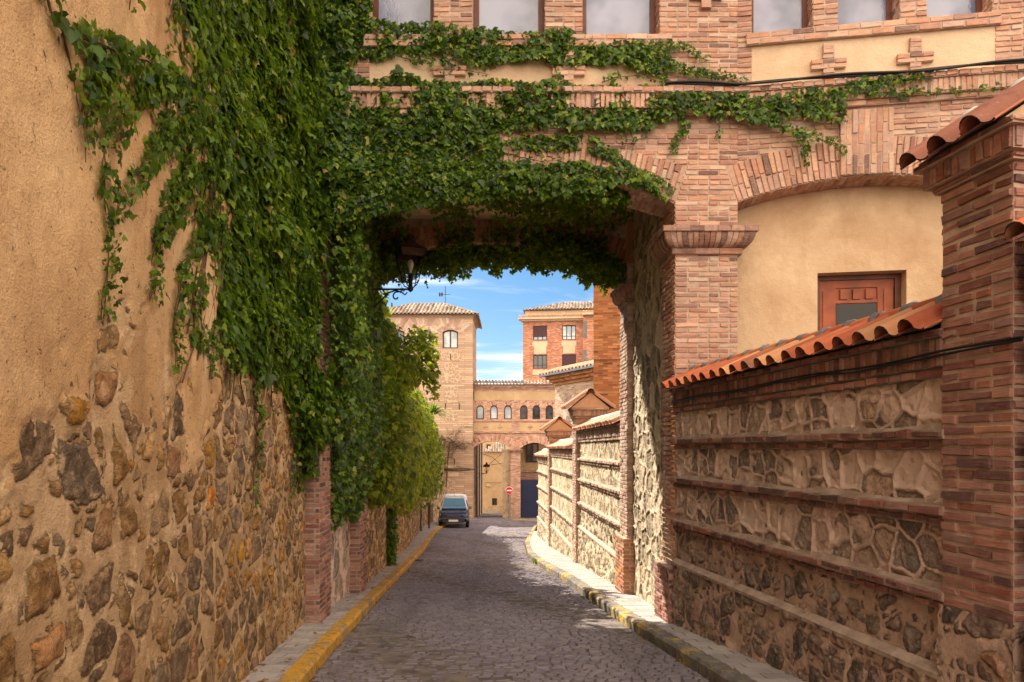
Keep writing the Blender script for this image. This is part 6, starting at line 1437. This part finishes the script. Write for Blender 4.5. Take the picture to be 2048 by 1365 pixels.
# ------------------------------------------------------------------ lanterns
def lantern(name, label, loc):
    """four sided wall lantern above the end of a scrolled iron bracket; origin at the joint of bracket and lamp"""
    T = thing(name, label, 'lantern', (0, 0, 0)); a0 = R(22)
    def sq(w_, z): return [(w_ * math.cos(a0 + R(45 + 90 * k)), w_ * math.sin(a0 + R(45 + 90 * k)), z) for k in range(4)]
    mb = MB(); s0, s1, s2_ = sq(.20, .12), sq(.29, .62), sq(.17, .21)
    for k in range(4):
        mb.tube([s2_[k], s1[k]], .011, 5); mb.tube([s1[k], s1[(k + 1) % 4]], .013, 5); mb.tube([s2_[k], s2_[(k + 1) % 4]], .009, 5); mb.tube([sq(.155, .13)[k], sq(.155, .13)[(k + 1) % 4]], .007, 5)
        mb.tube([s2_[k], sq(.155, .13)[k]], .008, 5); P = [sq(.155, .13)[k], tuple(Vector(sq(.11, .06)[k])), (0, 0, .0)]; mb.tube(P, .009, 5)
    mb.lathe([(.0, -.05), (.03, -.03), (.05, .0), (.035, .04), (.03, .12), (.045, .15), (.02, .20)], (0, 0, 0), 10); mb.build('lamp_frame', M['iron'], T)
    mb = MB(); b, c_ = sq(.305, .62), sq(.10, .74); mb.add(b + c_, [(0, 1, 5, 4), (1, 2, 6, 5), (2, 3, 7, 6), (3, 0, 4, 7), (4, 5, 6, 7)]); mb.add(sq(.305, .615), [(3, 2, 1, 0)])
    u, v = sq(.288, .615), sq(.255, .50)
    mb.add(u + v, [(0, 1, 5, 4)[::-1], (1, 2, 6, 5)[::-1], (2, 3, 7, 6)[::-1], (3, 0, 4, 7)[::-1]])
    mb.lathe([(.07, .74), (.09, .77), (.05, .80), (.07, .84), (.0, .90)], (0, 0, 0), 10); mb.tube([(.05, 0, .76), (.13, 0, .86)], .012, 5); mb.build('lamp_roof', M['rust'], T)
    mb = MB(); mb.lathe([(0, .47), (.03, .465), (.048, .43), (.05, .39), (.035, .33), (.022, .28), (.022, .25)], (0, 0, 0), 14); mb.build('bulb', mat_bulb, T)
    mb = MB(); mb.lathe([(.028, .17), (.028, .25)], (0, 0, 0), 10); mb.build('bulb_socket', M['iron'], T)
    mb = MB(); mb.tube([(-.92, 0, 0), (.03, 0, 0)], .016, 6)
    sp = [(-.22 + (.085 - .0135 * q) * math.cos(q * .9 + 1.2), 0, -.12 + (.085 - .0135 * q) * math.sin(q * .9 + 1.2)) for q in np.arange(0, 5.6, .4)]; mb.tube(sp, .013, 5)
    mb.tube([(-.88, 0, -.42), (-.72, 0, -.38), (-.52, 0, -.24), (-.36, 0, -.06), (-.24, 0, -.02), (-.14, 0, -.05)], .014, 5); mb.tube([(-.14, 0, -.05), (-.09, 0, -.09), (-.05, 0, -.05)], .012, 5)
    mb.box((-.94, -.03, -.5), (-.915, .03, .08)); mb.build('bracket', M['iron'], T)
    T.location = loc; return T
t = NT('milky bulb glass'); t.bsdf((.75, .66, .52), .25, spec=.6); mat_bulb = t.m
def dup(root, loc, label, rz=0):
    r = root.copy(); C.objects.link(r); r.location = loc; r.rotation_euler = (0, 0, rz); r['label'] = label
    for ch in list(root.children):
        c = ch.copy(); C.objects.link(c); c.parent = r; c.matrix_parent_inverse = ch.matrix_parent_inverse.copy()
    return r
L1 = lantern('street_lantern', 'large rusty iron lantern with a milky bulb under the ivied arch', (PX(821, 11.2), 11.2, PZ(579, 11.2)))
L1['group'] = 'iron wall lanterns'
dup(L1, (PX(973, 56), 56, PZ(947, 56)), 'small distant black lantern on a bracket in the lane past the far left arch')
dup(L1, (PX(884, 45), 45, PZ(898, 45)), 'distant lantern half hidden by leaves above the side wall near the van')

# ------------------------------------------------------------------ cables
def cable(name, label, runs, r):
    mb = MB()
    for P in runs: mb.tube(P, r, 6)
    tag(mb.build(name, M['cable']), label, 'cable', None, 'thing')
q = [(u, Z(.60) + .012 * math.sin(u * 3.1) - .01 * abs(math.sin(u * 1.4)) + .0 * u) for u in np.arange(-4.4, .0, .12)]
P = [tuple(fgw(u, .085, z)) for u, z in q] + [tuple(fgw(u, .085 + .0 * u, Z(.60) - .01 * u)) for u in (.05, .3, .6)]
cable('cable', 'thick black cable strung under the red tile coping of the shaded wall', [P, [(a, b, c - .02 + .006 * math.sin(i)) for i, (a, b, c) in enumerate(P)]], .008)
P = [tuple(main(u, .13, Z(4.515 + .01 * math.sin(u * 4)))) for u in np.arange(1.9, XP, .15)] + [tuple(wing(u, .13, Z(4.515 + .012 * math.sin(u * 3)))) for u in np.arange(.02, 4.4, .15)]
cable('cable', 'bundle of black cables lying on the string course above the arches', [P, [(a, b - .02, c + .022 * math.sin(i * .5)) for i, (a, b, c) in enumerate(P)]], .015)
cable('cable', 'black cable drooping across the tower front at van roof height', [[(TX(x), 49.88, TZ(y)) for x, y in ((888, 938), (905, 939), (925, 937), (950, 939))], [(TX(x), 49.86, TZ(y)) for x, y in ((888, 940), (915, 942), (935, 940), (950, 938), (950, 990))]], .035)
cable('cable', 'thin wires crossing the lane in front of the ochre house', [[(X_ + .1, 58, PZ(905, 58)), (PX(985, 62), 62, PZ(915, 62)), (PX(1004, 66), 66, PZ(932, 66))], [(X_ + .1, 57, PZ(934, 57)), (PX(990, 60), 60, PZ(929, 60)), (PX(1005, 63), 63, PZ(927, 63))], [(PX(968, 71.8), 71.8, PZ(966, 71.8)), (PX(1003, 71.8), 71.8, PZ(966, 71.8))], [(PX(975, 60), 60, PZ(932, 60)), (PX(1003, 60), 60, PZ(908, 60))]], .022)

# ------------------------------------------------------------------ no entry sign
SX, SD = PX(1018.5, 49.3), 49.3; sgz = float(zg(SD)); sg = thing('no_entry_sign', 'round red no entry sign with a white bar on a grey pole before the pier', 'road sign', (SX, SD, sgz))
mb = MB(); mb.lathe([(.032, 0), (.032, PZ(975, SD) - sgz)], (SX, SD + .05, sgz), 10); mb.build('pole', mat_simple('galvanised pole', (.30, .31, .34), .45, .6), sg)
zc_ = PZ(981.5, SD); mb = MB(); mb.lathe([(0, 0), (.262, 0), (.275, .02), (.262, .03), (0, .03)], (SX, SD - .02, zc_), 28, axis='y', smooth=False); o = mb.build('disc_rim', M['white'], sg)
mb = MB(); mb.lathe([(0, -.006), (.245, -.006), (.245, 0)], (SX, SD - .021, zc_), 28, axis='y', smooth=False); mb.build('red_face', mat_simple('red sign face', (.60, .015, .02), .35, var=.05, bump=0), sg)
mb = MB(); mb.box((SX - .18, SD - .036, zc_ - .045), (SX + .18, SD - .0285, zc_ + .045)); mb.build('white_bar', M['white'], sg)
mb = MB(); Y_ = ground_at(1050, 1041)[1]; mb.add([(PX(1026, Y_), Y_ - .3, float(zg(Y_)) + .012), (PX(1082, Y_), Y_ - .6, float(zg(Y_)) + .012), (PX(1082, Y_), Y_ - .3, float(zg(Y_)) + .02), (PX(1026, Y_), Y_ + .0, float(zg(Y_)) + .02)], [(0, 1, 2, 3)])
o = mb.build('road_marking', mat_simple('yellow road paint', (.62, .38, .05), .7, var=.25, scale=4)); o['kind'] = 'structure'; o.location.z = .03

# ------------------------------------------------------------------ van
vX, vD = PX(907, 38.6), 38.6; vz = float(zg(vD))
V_ = thing('van', 'small dark blue van with a raised white roof parked at the left kerb', 'van', (0, 0, 0))
M['vblue'] = mat_simple('dark blue car paint', (.022, .030, .075), .22, .3, var=.05, bump=0, spec=.8)
M['vwhite'] = mat_simple('white car paint', (.74, .75, .78), .28, var=.03, bump=0)
M['rubber'] = mat_simple('tyre rubber', (.02, .02, .02), .8, bump=0); M['plastic'] = mat_simple('grey bumper plastic', (.10, .10, .105), .55, var=.1, bump=0)
t = NT('windscreen glass'); t.bsdf((.05, .13, .20), .05, spec=1.0, Coat_Weight=.5); M['wind'] = t.m
M['lamp'] = mat_simple('headlamp glass', (.75, .70, .60), .12, .1, var=.15, bump=0, spec=.9); M['amber'] = mat_simple('amber indicator', (.75, .28, .04), .25, bump=0); M['chrome'] = mat_simple('wheel metal', (.45, .46, .48), .35, .8, bump=0)
def loft(mb, secs, m=0, cap=True):
    """secs: (y, [(x, z) half outline from bottom centre to top centre])"""
    n = len(secs[0][1]); V = []
    for y, h in secs: V += [(x, y, z) for x, z in h] + [(-x, y, z) for x, z in h[-2:0:-1]]
    k = 2 * n - 2; mb.add(V, [(i * k + j, (i + 1) * k + j, (i + 1) * k + (j + 1) % k, i * k + (j + 1) % k) for i in range(len(secs) - 1) for j in range(k)], m=m, smooth=True)
    if cap: mb.add(V[:k], [list(range(k))], m=m); mb.add(V[-k:], [list(range(k))[::-1]], m=m)
def half(wb, wm, wt, zb, zm, zt, rt=.08): return [(0, zb), (wb * .7, zb), (wb, zb + .06), (wm, zb + .18), (wm + .01, (zb + zm) / 2), (wm, zm), (wt + .01, zt - rt), (wt - rt * .5, zt - .015), (wt * .5, zt + .005), (0, zt + .01)]
mb = MB()
loft(mb, [(0.02, half(.58, .66, .56, .42, .60, .74, .05)), (.10, half(.66, .76, .68, .34, .64, .82, .06)), (.35, half(.70, .82, .72, .28, .70, .90, .07)), (.95, half(.72, .84, .74, .25, .80, .99, .07)), (1.25, half(.72, .845, .76, .25, .86, 1.03, .05)), (4.0, half(.72, .845, .78, .28, .86, 1.05, .05)), (4.12, half(.66, .80, .72, .34, .80, 1.02, .05))])
mb.build('body', M['vblue'], V_)
mb = MB(); loft(mb, [(1.02, half(.70, .76, .70, .96, .99, 1.03, .02)), (1.32, half(.70, .77, .66, .96, 1.05, 1.36, .05)), (1.62, half(.70, .77, .60, .96, 1.10, 1.63, .07)), (2.0, half(.70, .78, .58, .96, 1.12, 1.68, .07)), (2.1, half(.70, .78, .66, .96, 1.14, 1.84, .10)), (4.0, half(.70, .78, .66, .96, 1.14, 1.84, .10)), (4.08, half(.66, .75, .62, .96, 1.14, 1.78, .10))])
mb.build('cab_and_roof', M['vwhite'], V_)
mb = MB(); loft(mb, [(1.78, half(.5, .52, .50, 1.60, 1.64, 1.70, .03)), (2.02, half(.5, .58, .56, 1.60, 1.68, 1.85, .06)), (2.4, half(.5, .62, .60, 1.60, 1.68, 1.87, .08))]); mb.build('roof_box', M['vwhite'], V_)
mb = MB(); y0_, y1_, z0_, z1_ = .985, 1.60, 1.02, 1.60
A_ = [(-.70, y0_, z0_), (.70, y0_, z0_), (.56, y1_, z1_), (-.56, y1_, z1_)]; off = Vector((0, -.035, .035)); q = [tuple(Vector(p) + off) for p in A_]; mb.add([tuple(Vector(p) - off) for p in A_] + q, [(4, 5, 6, 7), (0, 1, 5, 4), (1, 2, 6, 5), (2, 3, 7, 6), (3, 0, 4, 7)]); ws_ = mb.build('windscreen', M['wind'], V_)
mb = MB(); mb.tube([(.45, .97, 1.07), (-.10, 1.22, 1.30)], .009, 5); mb.tube([(-.15, .97, 1.07), (-.6, 1.10, 1.18)], .009, 5); mb.build('wiper', M['rubber'], ws_)
for s in (-1, 1):
    mb = MB(); mb.add([(s * .835, 1.35, 1.04), (s * .835, 2.3, 1.06), (s * .70, 2.2, 1.55), (s * .685, 1.75, 1.53)], [(0, 1, 2, 3) if s > 0 else (3, 2, 1, 0)]); mb.build('side_window', M['glass'], V_)
    mb = MB(); mb.box((min(s * .84, s * .98), 1.22, 1.0), (max(s * .84, s * .98), 1.30, 1.16)); mb.box((min(s * .80, s * .86), 1.24, 1.03), (max(s * .80, s * .86), 1.29, 1.08)); mb.build('wing_mirror', M['plastic'], V_)
    x0_, x1_ = s * .40, s * .68; mb = MB(); mb.add([(x0_, .035, .64), (x1_, .12, .64), (x1_, .14, .79), (x0_, .05, .77), (x0_, .2, .64), (x1_, .28, .64), (x1_, .28, .79), (x0_, .2, .77)], [(0, 1, 2, 3), (4, 5, 6, 7), (0, 1, 5, 4), (3, 2, 6, 7), (0, 3, 7, 4), (1, 2, 6, 5)]); hl = mb.build('headlight', M['lamp'], V_)
    mb = MB(); mb.box((min(s * .685, s * .755), .12, .65), (max(s * .685, s * .755), .30, .78)); mb.build('indicator', M['amber'], hl)
    for yw in (.72, 3.35):
        mb = MB(); mb.lathe([(.18, -.085), (.275, -.09), (.295, -.06), (.30, 0), (.295, .06), (.275, .09), (.18, .085)], (s * .755, yw, .30), 24, axis='x'); wl = mb.build('wheel', M['rubber'], V_)
        mb = MB(); mb.lathe([(0, s * .06), (.06, s * .07), (.16, s * .06), (.19, s * .08)], (s * .755, yw, .30), 20, axis='x'); mb.build('rim', M['chrome'], wl)
mb = MB(); loft(mb, [(-.06, half(.50, .60, .58, .36, .44, .54, .03)), (.0, half(.62, .76, .74, .30, .44, .57, .03)), (.14, half(.70, .85, .83, .28, .46, .58, .03)), (.36, half(.70, .855, .84, .30, .46, .56, .03))]); bp = mb.build('bumper', M['plastic'], V_)
mb = MB(); mb.box((-.26, -.085, .36), (.26, -.058, .47)); mb.build('number_plate', M['white'], bp)
mb = MB(); mb.box((-.38, .0, .62), (.38, .06, .74)); [mb.box((-.36, -.012, .635 + .032 * k), (.36, .001, .65 + .032 * k)) for k in range(3)]; mb.box((-.05, -.025, .64), (.05, -.013, .73)); mb.build('grille', M['plastic'], V_)
mb = MB(); mb.tube([(0, 1.75, 1.68), (.0, 1.85, 1.95)], .006, 4); mb.build('aerial', M['rubber'], V_)
mb = MB(); [mb.tube([(s * .54, 2.2, 1.93), (s * .54, 3.8, 1.93)], .018, 5) for s in (-1, 1)]; [mb.tube([(s * .54, y, 1.82), (s * .54, y, 1.93)], .014, 5) for s in (-1, 1) for y in (2.3, 3.7)]; mb.build('roof_rail', M['plastic'], V_)
V_.location = (vX, vD, vz - .0); V_.rotation_euler = (math.atan(-.055), 0, R(3))
